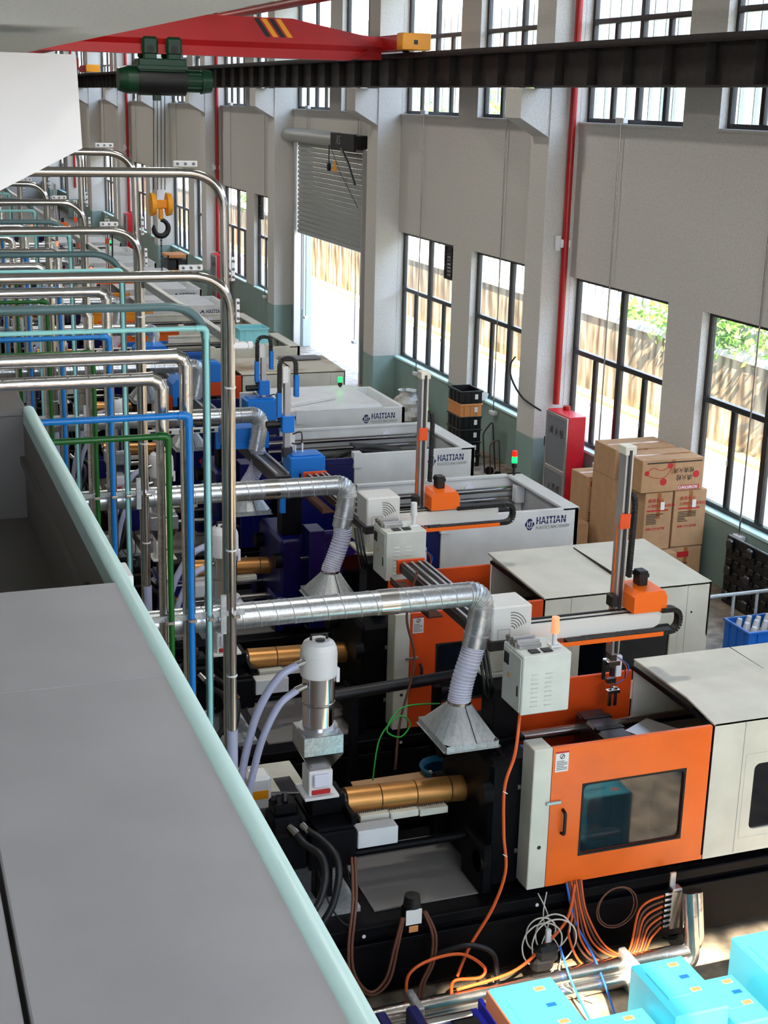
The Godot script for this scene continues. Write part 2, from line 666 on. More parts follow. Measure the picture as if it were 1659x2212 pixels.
# bay k lies between the pillar at bay_z(k) (its nearer end) and the pillar at bay_z(k + 1)
func shell() -> void:
	struct("floor", mb().bx(-9.3, 10.94, -0.3, 0.0, -94, 12.3), M.concrete_floor, "worn beige concrete floor under the machines")
	# window wall
	var d := mb()
	var x0 := WALL_X
	var x1 := WALL_X + 0.24
	for k in range(-4, 9):
		var a := bay_z(k)
		var b := a - BAY
		if is_door_bay(k):
			d.bx(x0, x1, 0.0, 0.98, b, -35.75)
			d.bx(x0, x1, 0.0, 0.98, -30.5, a)
		else:
			d.bx(x0, x1, 0.0, 0.98, b, a)
	var w2 := mb()
	for k in range(-4, 9):
		var a := bay_z(k)
		var b := a - BAY
		if is_door_bay(k):
			w2.bx(x0, x1, 3.65, 5.25, b, -35.75)
			w2.bx(x0, x1, 3.65, 5.25, -30.5, a)
			w2.bx(x0, x1, 5.25, 6.06, b, a)
		else:
			w2.bx(x0, x1, 3.65, 6.06, b, a)
		w2.bx(x0, x1, 8.8, ROOF_Y, b, a)
		for yy in [[0.98, 3.65], [6.06, 8.8]]:
			if is_door_bay(k) and yy[0] < 2.0:
				continue
			w2.bx(x0, x1, yy[0], yy[1], b + 3.05, b + 3.95)
			w2.bx(x0, x1, yy[0], yy[1], b + 7.0, a)
		if is_door_bay(k):
			w2.bx(x0, x1, 0.98, 3.65, b, -35.75)
			w2.bx(x0, x1, 0.98, 3.65, -30.5, a)
	var wr := struct("wall_right", w2, M.wall_paint, "tall grey-white plastered wall with two rows of windows")
	part("dado", d, M.dado_green, wr)
	# other walls and the roof
	struct("wall_left", mb().bx(-9.3, -9.0, 0, ROOF_Y, -94, 12.3), M.wall_paint, "plain plastered wall opposite the windows")
	# end wall behind the viewer; its glazing is added to light the machine fronts
	var wb := mb().bx(-9.0, 10.7, 0, 4.2, 12, 12.3).bx(-9.0, 10.7, 10.4, ROOF_Y, 12, 12.3)
	for x in [-9.0, -2.6, 3.8, 10.2]:
		wb.bx(x, x + 0.5, 4.2, 10.4, 12, 12.3)
	struct("wall_back", wb, M.far_plaster, "end wall behind the viewer with glazing added to light the machine fronts")
	for k in 3:
		var gw := Node3D.new()
		gw.name = "window_%d" % (901 + k)
		add_child(gw)
		gw.position = V(-8.5 + 6.4 * k, 4.2, 12.1)
		tag(gw, "tall black-framed window added in the unseen end wall to light the machine fronts", "", "added end wall windows", "structure")
		for m in 6:
			part("mullion", mb().bx(1.18 * m - 0.03, 1.18 * m + 0.03, 0, 6.2, 0, 0.08), M.black_frame, gw)
		for y in [0.0, 2.05, 4.1, 6.14]:
			part("transom", mb().bx(0, 5.9, y, y + 0.06, 0, 0.08), M.black_frame, gw)
		part("pane", mb().bx(0, 5.9, 0, 6.2, 0.037, 0.043), M.pane, gw)
	struct("wall_far", mb().bx(-9.3, 10.94, 0, ROOF_Y, -92.9, -92.6), M.far_plaster, "plain end wall at the far end of the hall")
	# roof with one clear rooflight beside the mezzanine
	var rf := mb()
	var lx0 := 0.2
	var lx1 := 3.8
	var lz0 := 2.75
	var lz1 := 6.4
	rf.bx(-9.3, lx0, ROOF_Y, ROOF_Y + 0.2, -93, 12.3).bx(lx1, 11.2, ROOF_Y, ROOF_Y + 0.2, -93, 12.3)
	rf.bx(lx0, lx1, ROOF_Y, ROOF_Y + 0.2, -93, lz0).bx(lx0, lx1, ROOF_Y, ROOF_Y + 0.2, lz1, 12.3)
	struct("ceiling", rf, M.roof, "pale metal roof with a rooflight")
	var rl := Node3D.new()
	rl.name = "window_900"
	add_child(rl)
	tag(rl, "clear rooflight in the pale metal roof", "", "", "structure")
	part("pane", mb().bx(lx0, lx1, ROOF_Y + 0.08, ROOF_Y + 0.09, lz0, lz1), M.pane, rl)
	for i in 4:
		var xx := lerpf(lx0, lx1, i / 3.0)
		part("glazing_bar", mb().bx(xx - 0.03, xx + 0.03, ROOF_Y + 0.02, ROOF_Y + 0.14, lz0, lz1), M.aluminium, rl)
	# pillars with their corbels
	var pr: Node3D = null
	for k in range(-4, 9):
		var a := bay_z(k)
		if pr == null:
			pr = Node3D.new()
			pr.name = numbered("pillar")
			add_child(pr)
			tag(pr, "white wall pillar with a green painted foot and a corbel", "", "pillars along the window wall", "structure")
			part("shaft", mb().bx(-0.26, 0.26, 0.98, ROOF_Y, -0.65, 0.0, 0.008), M.pillar_paint, pr)
			part("foot", mb().bx(-0.26, 0.26, 0.0, 0.98, -0.65, 0.0, 0.008), M.dado_green, pr)
			part("corbel", mb().prism(PackedVector2Array([Vector2(-0.26, 5.82), Vector2(-0.26, 6.55), Vector2(-0.76, 6.55), Vector2(-0.76, 6.1)]), "z", -0.6, -0.02), M.pillar_paint, pr)
			pr.position = V(10.44, 0, a)
		else:
			copy(pr, V(10.44, 0, a))
	# crane runway girder on the corbels
	var gz0 := -92.0
	var gz1 := 11.9
	var gi := Node3D.new()
	gi.name = "runway_girder"
	add_child(gi)
	gi.position = V(9.85, 6.56, 0)
	tag(gi, "dark brown steel runway girder with upright stiffeners resting on the corbels", "girder")
	part("bottom_flange", mb().bx(-0.15, 0.15, 0.0, 0.025, gz0, gz1), M.girder, gi)
	part("top_flange", mb().bx(-0.17, 0.17, 0.52, 0.55, gz0, gz1), M.girder, gi)
	part("web", mb().bx(-0.012, 0.012, 0.025, 0.52, gz0, gz1), M.girder, gi)
	part("crane_rail", mb().bx(-0.035, 0.035, 0.55, 0.63, gz0, gz1, 0.01), M.girder, gi)
	var stf := mb().bx(-0.14, -0.012, 0.025, 0.52, -0.008, 0.008).bx(0.012, 0.14, 0.025, 0.52, -0.008, 0.008).mesh()
	for i in 80:
		var o := MeshInstance3D.new()
		o.name = "stiffener"
		o.mesh = stf
		o.material_override = M.girder
		gi.add_child(o, true)
		o.position.z = -10.4 - 1.022 * i
	struct("wall_beam_left", mb().bx(-8.7, -8.2, 6.4, 7.1, gz0, gz1), M.girder, "dark runway beam along the wall opposite the windows")


func bars(b: MB, x0: float, x1: float, list: Array) -> MB:
	for q in list:
		b.bx(x0, x1, q[2], q[3], q[0], q[1], 0.004)
	return b


# one window, its sill line at y = 0 and its far end at z = 0
func make_window(n: String, h: float, ty: float, upper: bool) -> Node3D:
	var r := Node3D.new()
	r.name = n
	add_child(r)
	tag(r, "black-framed window of the upper row, over the crane girder" if upper else "black-framed window of the lower row above the green dado", "", "upper windows" if upper else "lower windows", "structure")
	var w := 3.05
	var f := 0.065
	part("frame", bars(mb(), 0.12, 0.2, [[0, f, 0, h], [w - f, w, 0, h], [f, w - f, 0, f], [f, w - f, h - f, h]]), M.black_frame, r)
	part("transom", mb().bx(0.115, 0.205, ty - 0.04, ty + 0.04, f, w - f, 0.006), M.black_frame, r)
	part("mullion", mb().bx(0.118, 0.202, f, h - f, w / 2 - 0.05, w / 2 + 0.05, 0.006), M.black_frame, r)
	for s in [0.75, 2.3]:
		part("sash_bar", mb().bx(0.13, 0.19, f, ty - 0.04, s - 0.045, s - 0.005, 0.004).bx(0.13, 0.19, f, ty - 0.04, s + 0.005, s + 0.045, 0.004), M.black_frame, r)
		part("latch", mb().bx(0.11, 0.13, ty * 0.45, ty * 0.45 + 0.08, s - 0.035, s - 0.012, 0.004), M.white_plastic, r)
	var cuts := [[f, 0.705, f, ty - 0.04], [0.795, w / 2 - 0.05, f, ty - 0.04], [w / 2 + 0.05, 2.255, f, ty - 0.04], [2.345, w - f, f, ty - 0.04], [f, w / 2 - 0.05, ty + 0.04, h - f], [w / 2 + 0.05, w - f, ty + 0.04, h - f]]
	for q in cuts:
		part("pane", mb().bx(0.157, 0.163, q[2], q[3], q[0], q[1]), M.pane, r)
	part("sill", mb().bx(-0.03, 0.14, -0.045, 0.0, -0.0, w, 0.006), M.rim_mint if not upper else M.pillar_paint, r)
	return r


func windows() -> void:
	var low: Node3D = null
	var up: Node3D = null
	var n := 1
	for k in range(-4, 9):
		for z in [bay_z(k) - BAY, bay_z(k) - BAY + 3.95]:
			if not is_door_bay(k):
				var o: Node3D
				if low == null:
					low = make_window("window_%d" % n, 2.67, 1.46, false)
					o = low
				else:
					o = low.duplicate()
					o.name = "window_%d" % n
					add_child(o)
				o.position = V(WALL_X, 0.98, z)
				n += 1
			var p: Node3D
			if up == null:
				up = make_window("window_%d" % n, 2.74, 1.49, true)
				p = up
			else:
				p = up.duplicate()
				p.name = "window_%d" % n
				add_child(p)
			p.position = V(WALL_X, 6.06, z)
			n += 1


func outside() -> void:
	struct("outdoor_ground", mb().bx(10.94, 60, -0.3, -0.02, -140, 60), M.road, "bright concrete yard outside the windows")
	# retaining wall with a stained coping
	var rw := thing("retaining_wall", "stained concrete retaining wall across the yard", "wall", V(15.4, 0, -30), "", "structure")
	rw.remove_meta("category")
	part("face", mb().bx(0, 0.5, -0.3, 1.75, -90, 80), M.retaining, rw)
	part("coping", mb().bx(-0.06, 0.55, 1.75, 1.88, -90, 80, 0.01), M.road, rw)
	part("kerb", mb().bx(-0.35, 0.0, -0.1, 0.06, -90, 80, 0.02), M.kerb, rw)
	struct("bank", mb().bx(15.9, 24, -0.3, 1.6, -120, 50), M.leaf, "green bank behind the retaining wall")
	# corrugated fence on the wall
	var fz := mb()
	var z := -110.0
	while z < 40.0:
		var p := 0.36
		fz.quad(V(0, 1.885, z), V(0, 1.885, z + p * 0.3), V(0, 4.6, z + p * 0.3), V(0, 4.6, z))
		fz.quad(V(0, 1.885, z + p * 0.3), V(0.07, 1.885, z + p * 0.5), V(0.07, 4.6, z + p * 0.5), V(0, 4.6, z + p * 0.3))
		fz.quad(V(0.07, 1.885, z + p * 0.5), V(0.07, 1.885, z + p * 0.8), V(0.07, 4.6, z + p * 0.8), V(0.07, 4.6, z + p * 0.5))
		fz.quad(V(0.07, 1.885, z + p * 0.8), V(0, 1.885, z + p), V(0, 4.6, z + p), V(0.07, 4.6, z + p * 0.8))
		z += p
	for v in fz.n.size():
		fz.n[v] = fz.n[v] if fz.n[v].x < 0 else -fz.n[v]
	solo("corrugated_fence", fz, M.cladding, V(15.75, 0, 0), "white corrugated metal fence on top of the retaining wall", "fence")
	# the shed across the yard, ribbed cladding
	var sh := thing("corrugated_shed", "pale corrugated shed seen through the upper windows", "building", V(26, 0, -40))
	var cl := mb()
	z = -100.0
	while z < 70.0:
		var p := 0.8
		cl.bx(0, 0.06, 0, 10.4, z, z + p * 0.55)
		cl.bx(0.1, 0.16, 0, 10.4, z + p * 0.55, z + p)
		z += p
	part("cladding", cl, M.shed_cladding, sh)
	part("body", mb().bx(0.16, 12, 0, 10.3, -100, 70), M.cladding, sh)
	# bushes hanging over the wall
	var leaf := mb()
	leaf.quad(V(-0.5, 0, 0), V(0, 0.12, -0.25), V(0.5, 0, 0), V(0, -0.1, 0.25))
	var lm := leaf.mesh()
	var spots := [[16.0, 2.2, -25.2, 1.0, 900], [15.75, 1.95, -23.6, 0.75, 600], [16.0, 2.6, -22.2, 1.2, 1100], [15.6, 2.0, -20.4, 0.9, 900], [15.9, 2.5, -18.6, 1.1, 1000], [15.7, 2.0, -27.0, 0.4, 200], [15.7, 1.9, -50.5, 0.5, 250], [16.2, 5.5, -35.0, 1.6, 900], [16.4, 5.2, -42.0, 1.4, 700], [16.2, 2.6, -55.0, 1.1, 600], [16.2, 2.6, -60.0, 1.3, 600]]
	for s in spots:
		var r := thing("bush", "leafy green bush hanging over the retaining wall", "bush", V(s[0], 1.7, s[2]), "bushes on the retaining wall")
		var mm := MultiMesh.new()
		mm.transform_format = MultiMesh.TRANSFORM_3D
		mm.mesh = lm
		mm.instance_count = s[4]
		for i in int(s[4]):
			var dir: Vector3 = V(rng.randfn(), rng.randfn() * 0.75, rng.randfn()).normalized() * (pow(rng.randf(), 0.4) * s[3])
			var bs := Basis.from_euler(V(rng.randf() * TAU, rng.randf() * TAU, rng.randf() * TAU)).scaled(Vector3.ONE * rng.randf_range(0.12, 0.22))
			mm.set_instance_transform(i, Transform3D(bs, dir + V(0, s[1] - 1.7, 0)))
		var mi := MultiMeshInstance3D.new()
		mi.name = "foliage"
		mi.multimesh = mm
		mi.material_override = M.leaf if rng.randf() < 0.5 else M.leaf_pale
		mi.set_meta("kind", "stuff")
		r.add_child(mi)
		part("stem", mb().cyl(V(0, -0.15, 0), V(0, s[1] - 1.7, 0), 0.03, 0.015, 7), M.rust_brown, r)


func crane() -> void:
	var z := -27.0
	var r := thing("overhead_crane", "red overhead crane bridge spanning the hall with black and yellow hazard stripes", "crane", V(9.85, 7.19, z))
	var o := V(-9.85, -7.19, 0)
	# box girder with a sloped lower flange and a tapered end
	var b := mb(o)
	var prof := func(top: float) -> Array: return [Vector2(-0.2, 7.3), Vector2(-0.2, top), Vector2(0.2, top), Vector2(0.2, 7.3), Vector2(0.14, 7.2), Vector2(0.14, 7.06), Vector2(-0.14, 7.06), Vector2(-0.14, 7.2)]
	var st := [[-8.0, 7.78], [7.8, 7.74], [9.15, 7.5], [9.6, 7.46]]
	for i in st.size() - 1:
		var p: Array = prof.call(st[i][1])
		var q: Array = prof.call(st[i + 1][1])
		for k in p.size():
			var k2 := (k + 1) % p.size()
			b.quad(V(st[i][0], p[k].y, p[k].x), V(st[i + 1][0], q[k].y, q[k].x), V(st[i + 1][0], q[k2].y, q[k2].x), V(st[i][0], p[k2].y, p[k2].x))
	part("bridge_beam", b, M.crane_red, r)
	part("lower_flange", mb(o).prism(PackedVector2Array([Vector2(-8.0, 7.03), Vector2(8.95, 7.03), Vector2(9.3, 7.2), Vector2(9.3, 7.22), Vector2(8.9, 7.06), Vector2(-8.0, 7.06)]), "z", -0.2, 0.2), M.crane_red, r)
	for k in 4:
		var x := 7.05 + 0.14 * k
		part("hazard_stripe", mb(o).prism(PackedVector2Array([Vector2(x, 7.72), Vector2(x + 0.1, 7.72), Vector2(x + 0.34, 7.4), Vector2(x + 0.24, 7.4)]), "z", 0.2, 0.204), M.black if k % 2 == 0 else M.yellow, r)
	part("end_carriage", mb(o).bx(9.6, 10.1, 7.22, 7.5, -1.1, 1.1, 0.02), M.crane_red, r)
	for s in [-1, 1]:
		var bf := part("buffer", mb(o).bx(9.55, 10.12, 7.22, 7.52, s * 1.1, s * 1.4, 0.015), M.yellow, r)
		part("emblem", mb(o).bx(9.78, 9.86, 7.32, 7.4, s * 1.4, s * 1.403), M.black, bf)
		part("wheel", mb(o).cyl(V(9.8, 7.3, s * 0.8), V(9.9, 7.3, s * 0.8), 0.11), M.steel_dark, r)
	# second crane further along, only its end shows
	var r2 := thing("overhead_crane", "distant red crane bridge with a yellow end buffer", "crane", V(9.85, 7.19, -66))
	part("bridge_beam", mb(o).bx(-8, 9.4, 7.3, 7.8, -0.2, 0.2), M.crane_red, r2)
	part("end_carriage", mb(o).bx(9.6, 10.1, 7.22, 7.5, -1.1, 1.1), M.crane_red, r2)
	part("buffer", mb(o).bx(9.55, 10.12, 7.22, 7.52, 1.1, 1.4), M.yellow, r2)
	# hoist
	var h := thing("rope_hoist", "dark green electric rope hoist hanging from the red crane bridge", "hoist", V(5.33, 6.55, z))
	for x in [-0.22, 0.22]:
		var t := part("trolley_plate", mb().bx(x - 0.15, x + 0.15, 0.45, 0.78, 0.16, 0.26, 0.05).bx(x - 0.12, x + 0.12, 0.36, 0.5, 0.12, 0.24, 0.02), M.hoist_green, h)
		part("trolley_wheel", mb().cyl(V(x, 0.56, 0.27), V(x, 0.56, 0.16), 0.07), M.black, t)
		part("trolley_plate", mb().bx(x - 0.15, x + 0.15, 0.4, 0.78, -0.26, -0.18, 0.03), M.hoist_green, h)
	part("saddle", mb().bx(-0.44, 0.44, 0.16, 0.4, -0.26, 0.26, 0.02), M.hoist_green, h)
	part("ledge", mb().bx(-0.46, 0.46, 0.2, 0.28, 0.26, 0.3, 0.01), M.hoist_green, h)
	part("drum_casing", mb().cyl(V(-0.42, 0.02, 0), V(0.46, 0.02, 0), 0.27, -1.0, 28), M.black, h)
	part("gearbox", mb().cyl(V(-0.62, 0.02, 0), V(-0.42, 0.02, 0), 0.25, -1.0, 28).cyl(V(-0.78, 0.02, 0), V(-0.62, 0.02, 0), 0.2, 0.25, 28), M.hoist_green, h)
	part("motor", mb().cyl(V(0.46, 0.02, 0), V(0.76, 0.02, 0), 0.19, -1.0, 24), M.hoist_green, h)
	for k in 10:
		var a := TAU * k / 10.0
		part("cooling_fin", mb().bx(0.48, 0.74, 0.02 + sin(a) * 0.2 - 0.012, 0.02 + sin(a) * 0.2 + 0.012, cos(a) * 0.2 - 0.012, cos(a) * 0.2 + 0.012), M.hoist_green, h)
	part("brake_cover", mb().cyl(V(0.76, 0.02, 0), V(0.95, 0.02, 0), 0.23, 0.2, 24), M.hoist_green, h)
	part("limit_switch", mb().bx(-0.14, 0.0, -0.34, -0.2, -0.06, 0.06, 0.01), M.hoist_green, h)
	for q in [[-0.3, -0.05], [-0.2, 0.05], [-0.02, -0.05], [0.08, 0.05]]:
		part("wire_rope", mb().cyl(V(q[0] * 0.5 + 0.03, -0.15, q[1]), V(q[0] * 0.5 + 0.0, -1.95, q[1]), 0.008, -1.0, 6), M.black, h)
	var hb := thing("hook_block", "orange twin-sheave hook block with a black hook on hoist ropes", "hook", V(5.27, 3.95, z))
	for x in [-0.17, 0.13]:
		part("sheave_cover", mb().cyl(V(x, 0.38, 0), V(x + 0.09, 0.38, 0), 0.22, 0.2, 22), M.yellow, hb)
	part("yoke", mb().bx(-0.1, 0.16, 0.3, 0.46, -0.05, 0.05, 0.02).bx(-0.02, 0.06, 0.1, 0.3, -0.05, 0.05, 0.02), M.yellow, hb)
	var hk := []
	for k in 15:
		var a := deg_to_rad(90.0 - 22.0 * k) if k < 14 else deg_to_rad(90.0 - 22.0 * 13.3)
		hk.append(V(0.02 + cos(a) * 0.14, -0.06 + sin(a) * 0.15, 0))
	var rr := PackedFloat32Array()
	for k in 15:
		rr.append(lerpf(0.035, 0.055, sin(PI * k / 14.0)) if k < 13 else 0.02)
	part("hook", mb().tube(PackedVector3Array(hk), 0.05, 10, true, rr), M.black, hb)
	var ch := mb()
	for k in 14:
		ch.bx(-0.012, 0.012, -0.3 - 0.05 * k - 0.045, -0.3 - 0.05 * k, -0.02, 0.02, 0.006, Basis(Vector3.UP, PI * 0.5 * (k % 2)))
	solo("sling_chain", ch, M.steel_dark, V(5.29, 4.03, z), "dark chain hanging from the crane hook", "chain")
	# fire main under the roof
	solo("fire_main", mb().tube(PackedVector3Array([V(0, 0, 11.9), V(0, 0, -85)]), 0.085, 12), M.pipe_red, V(8.0, 8.06, 0), "red fire main running along the hall under the roof", "pipe")


func mezzanine() -> void:
	struct("floor_mezzanine", mb().bx(-9.0, 0.7, 3.7, 3.95, -8.0, 12), M.far_plaster, "mezzanine slab under the viewer")
	var r := thing("covered_trough", "long grey covered channel with a mint green rounded rim at the mezzanine edge", "channel", V(0.3, 3.95, -4))
	var o := V(-0.3, -3.95, 4)
	# sheet lids on the nearer part; the farther part is open and dark
	part("lid", mb(o).bx(0.178, 0.728, 4.66, 4.7, -3.74, 1.0, 0.004), M.lid_grey, r)
	part("lid", mb(o).bx(0.178, 0.728, 4.66, 4.7, -4.59, -3.742, 0.002), M.lid_grey, r)
	part("lid", mb(o).bx(-1.2, 0.166, 4.66, 4.695, -4.59, 1.0, 0.004), M.lid_side, r)
	part("side_wall", mb(o).bx(0.715, 0.735, 3.95, 4.69, -7.9, 1.0), M.trough_dark, r)
	part("inner_ledge", mb(o).bx(0.69, 0.715, 4.4, 4.44, -7.5, -4.5), M.trough_brown, r)
	part("trough_floor", mb(o).bx(-1.2, 0.715, 3.95, 4.1, -7.9, 1.0), M.trough_floor, r)
	part("side_wall", mb(o).bx(-1.2, -1.18, 4.1, 4.66, -7.9, 1.0), M.trough_dark, r)
	part("end_wall", mb(o).bx(-1.2, 0.735, 3.95, 4.66, -7.98, -7.5), M.trough_dark, r)
	part("end_cap", mb(o).bx(-1.2, 0.735, 4.66, 4.7, -8.0, -7.48, 0.006), M.trough_brown, r)
	var rim := PackedVector2Array()
	for k in 25:
		var a := PI * k / 24.0
		rim.append(Vector2(0.745 + cos(a) * 0.03, 4.69 + sin(a) * 0.022))
	rim.append(Vector2(0.715, 4.62))
	rim.append(Vector2(0.775, 4.62))
	part("rim", mb(o).prism(rim, "z", -7.5, 1.0), M.rim_mint, r)
	part("bracket", mb(o).bx(0.69, 0.714, 4.44, 4.5, -5.2, -5.05, 0.004), M.black, r)
	part("bracket", mb(o).bx(0.77, 0.8, 4.64, 4.68, -4.86, -4.7, 0.004), M.clamp_white, r)
	# duct overhead and the white unit beneath it
	var d := thing("air_duct", "big pale grey fabric air duct passing overhead", "duct", V(0.4, 6.5, -4))
	var prof := PackedVector2Array([Vector2(-0.6, 6.51), Vector2(0.9, 6.51), Vector2(0.945, 6.53), Vector2(0.96, 6.58), Vector2(0.96, 6.72), Vector2(0.9, 6.74), Vector2(0.9, 6.8), Vector2(0.94, 6.82), Vector2(0.94, 7.3), Vector2(-0.6, 7.3)])
	var pv := PackedVector2Array()
	for q in prof:
		pv.append(q + Vector2(-0.4, -6.5))
	part("casing", mb().prism(pv, "z", -13.0, 5.0), M.duct_fabric, d)
	for zz in [-10.0, -5.0, 0.0, 4.0]:
		part("hanger_rod", mb().cyl(V(0.0, 0.8, zz), V(0.0, 4.5, zz), 0.012, -1.0, 8), M.steel, d)
	var u := PackedVector2Array([Vector2(-0.6, 6.425), Vector2(0.706, 6.425), Vector2(0.716, 6.122), Vector2(0.437, 5.98), Vector2(-0.6, 5.46)])
	var hang := mb(V(0, -5.5, 5.3)).prism(u, "z", -5.6, -5.0).bx(-0.1, 0.0, 6.42, 6.52, -5.4, -5.2).bx(0.3, 0.4, 6.42, 6.52, -5.5, -5.35)
	solo("white_housing", hang, M.panel_white, V(0, 5.5, -5.3), "white slope-bottomed sheet housing hanging under the air duct", "housing")


func roller_door() -> void:
	var r := thing("roller_shutter", "half-raised grey roller shutter over the yard doorway", "shutter", V(10.55, 0, -33.1))
	var o := V(-10.55, 0, 33.1)
	part("roll_casing", mb(o).cyl(V(10.52, 5.41, -36.83), V(10.52, 5.41, -32.25), 0.17, -1.0, 20), M.shutter, r)
	var sl := mb()
	var pr := [Vector2(0.0, 0.0), Vector2(-0.03, 0.02), Vector2(-0.036, 0.057), Vector2(-0.03, 0.095), Vector2(0.0, 0.112)]
	for i in pr.size() - 1:
		var p: Vector2 = pr[i]
		var q: Vector2 = pr[i + 1]
		sl.quad(V(p.x, p.y, -2.65), V(p.x, p.y, 2.6), V(q.x, q.y, 2.6), V(q.x, q.y, -2.65))
		sl.quad(V(p.x + 0.012, p.y, 2.6), V(p.x + 0.012, p.y, -2.65), V(q.x + 0.012, q.y, -2.65), V(q.x + 0.012, q.y, 2.6))
	var slm := sl.mesh()
	for k in 20:
		var s := MeshInstance3D.new()
		s.name = "slat"
		s.mesh = slm
		s.material_override = M.shutter
		r.add_child(s, true)
		s.position = V(0.05, 2.97 + 0.115 * k, 0)
	for z in [-35.85, -30.45]:
		part("guide_rail", mb(o).bx(10.5, 10.72, 0, 5.25, z - 0.05, z + 0.05, 0.005), M.aluminium, r)
	part("jamb_light_sheet", mb(o).bx(10.735, 10.95, 0, 5.25, -35.76, -35.72), M.jamb_bluish_light, r)  # thin sheet added over the reveal, coloured like the bluish light on it
	part("jamb_light_sheet", mb(o).bx(10.735, 10.95, 0, 5.25, -30.53, -30.49), M.jamb_bluish_light, r)
	var mt := part("motor_plate", mb(o).bx(10.3, 10.36, 5.2, 5.58, -32.2, -30.5, 0.005).bx(10.36, 10.7, 5.25, 5.55, -31.6, -30.6, 0.01), M.black, r)
	text("lettering", "AS", 0.2, V(10.295, 5.43, -31.75) + o, M.print_grey, mt, Basis(Vector3.UP, -PI / 2))
	part("chain", mb(o).cyl(V(10.32, 4.9, -32.35), V(10.32, 5.3, -32.35), 0.012, -1.0, 6), M.black, r)
	part("pull_weight", mb(o).bx(10.28, 10.36, 4.7, 4.9, -32.42, -32.28, 0.03), M.black, r)
	part("warning_tag", mb(o).prism(PackedVector2Array([Vector2(-32.05, 4.72), Vector2(-31.7, 4.72), Vector2(-31.87, 4.98)]), "x", 10.3, 10.31), M.yellow, r)
	part("pull_cord", mb(o).tube(PackedVector3Array([V(10.3, 5.2, -32.1), V(10.36, 4.7, -31.6), V(10.42, 4.0, -30.5)]), 0.008, 6), M.black, r)
	part("brace", mb(o).tube(PackedVector3Array([V(10.3, 5.25, -31.4), V(10.34, 4.95, -31.0), V(10.36, 4.5, -30.55)]), 0.025, 8), M.steel_dark, r)
	for q in [[1.62, -30.0], [1.18, -30.0]]:
		solo("switch_plate", mb().bx(-0.03, 0.0, 0, 0.12, -0.04, 0.04, 0.006), M.print_red, V(10.7, q[0], q[1]), "small red wall switch beside the roller shutter", "switch", "switches beside the shutter")


# strokes drawn on a unit square (u to the right, v up), laid on the -x face at x
func strokes(b: MB, x: float, list: Array, z0: float, y0: float, s: float) -> void:
	for l in list:
		var p := Vector2(l[0], l[1])
		var q := Vector2(l[2], l[3])
		var d := (q - p).normalized() * 0.035
		var w := Vector2(-d.y, d.x)
		var c := [p - d + w, p - d - w, q + d - w, q + d + w]
		var pts := []
		for k in c:
			pts.append(V(x, y0 + k.y * s, z0 + k.x * s))
		b.quad(pts[0], pts[1], pts[2], pts[3])
		b.quad(pts[3], pts[2], pts[1], pts[0])


const XIAO := [[0.05, 0.9, 0.18, 0.78], [0.02, 0.6, 0.15, 0.5], [0.04, 0.1, 0.22, 0.38], [0.62, 1.0, 0.62, 0.7], [0.4, 0.95, 0.48, 0.75], [0.85, 0.95, 0.76, 0.75], [0.38, 0.66, 0.38, 0.0], [0.38, 0.66, 0.88, 0.66], [0.88, 0.66, 0.88, 0.0], [0.38, 0.46, 0.88, 0.46], [0.38, 0.26, 0.88, 0.26]]
const HUO := [[0.5, 0.95, 0.5, 0.5], [0.5, 0.5, 0.05, 0.0], [0.5, 0.5, 0.95, 0.0], [0.15, 0.7, 0.25, 0.45], [0.88, 0.75, 0.72, 0.5]]
const SHUAN := [[0.2, 1.0, 0.2, 0.0], [0.02, 0.72, 0.38, 0.72], [0.2, 0.65, 0.02, 0.3], [0.2, 0.6, 0.38, 0.4], [0.68, 1.0, 0.42, 0.62], [0.68, 1.0, 0.98, 0.62], [0.52, 0.56, 0.86, 0.56], [0.5, 0.32, 0.88, 0.32], [0.42, 0.03, 0.98, 0.03], [0.69, 0.56, 0.69, 0.03]]


func hydrant(z: float, label: String) -> void:
	var r := thing("hydrant_cabinet", label, "cabinet", V(10.4, 0, z))
	part("body", mb().bx(-0.15, 0.16, 0.0, 1.57, -0.37, 0.37, 0.008), M.cabinet_red, r)
	var f := mb()
	for q in [[-0.37, -0.32, 0.02, 1.55], [0.32, 0.37, 0.02, 1.55], [-0.32, 0.32, 0.02, 0.08], [-0.32, 0.32, 1.49, 1.55], [-0.32, 0.32, 0.6, 0.67]]:
		f.bx(-0.175, -0.15, q[2], q[3], q[0], q[1], 0.003)
	part("door_frame", f, M.aluminium, r)
	part("glass", mb().bx(-0.165, -0.158, 0.67, 1.49, -0.32, 0.32), M.print_grey, r)
	part("glass", mb().bx(-0.165, -0.158, 0.08, 0.6, -0.32, 0.32), M.print_grey, r)
	part("hinge", mb().bx(-0.18, -0.16, 0.95, 1.1, -0.4, -0.37, 0.004), M.steel_dark, r)
	part("knock_out", mb().cyl(V(0.02, 0.5, 0.371), V(0.02, 0.5, 0.365), 0.06), M.print_red, r)
	var t := mb()
	strokes(t, -0.167, XIAO, -0.24, 1.2, 0.13)
	strokes(t, -0.167, HUO, -0.06, 1.2, 0.13)
	strokes(t, -0.167, SHUAN, 0.12, 1.2, 0.13)
	part("lettering", t, M.print_red, r)
	var t2 := mb()
	strokes(t2, -0.167, HUO, -0.22, 0.28, 0.12)
	strokes(t2, -0.167, XIAO, -0.06, 0.28, 0.12)
	strokes(t2, -0.167, SHUAN, 0.1, 0.28, 0.12)
	part("lettering", t2, M.print_red, r)
	part("stand_pipe_coupling", mb().cyl(V(0.1, 1.57, 0.0 - 0.2), V(0.1, 1.63, -0.2), 0.06), M.pipe_red, r)


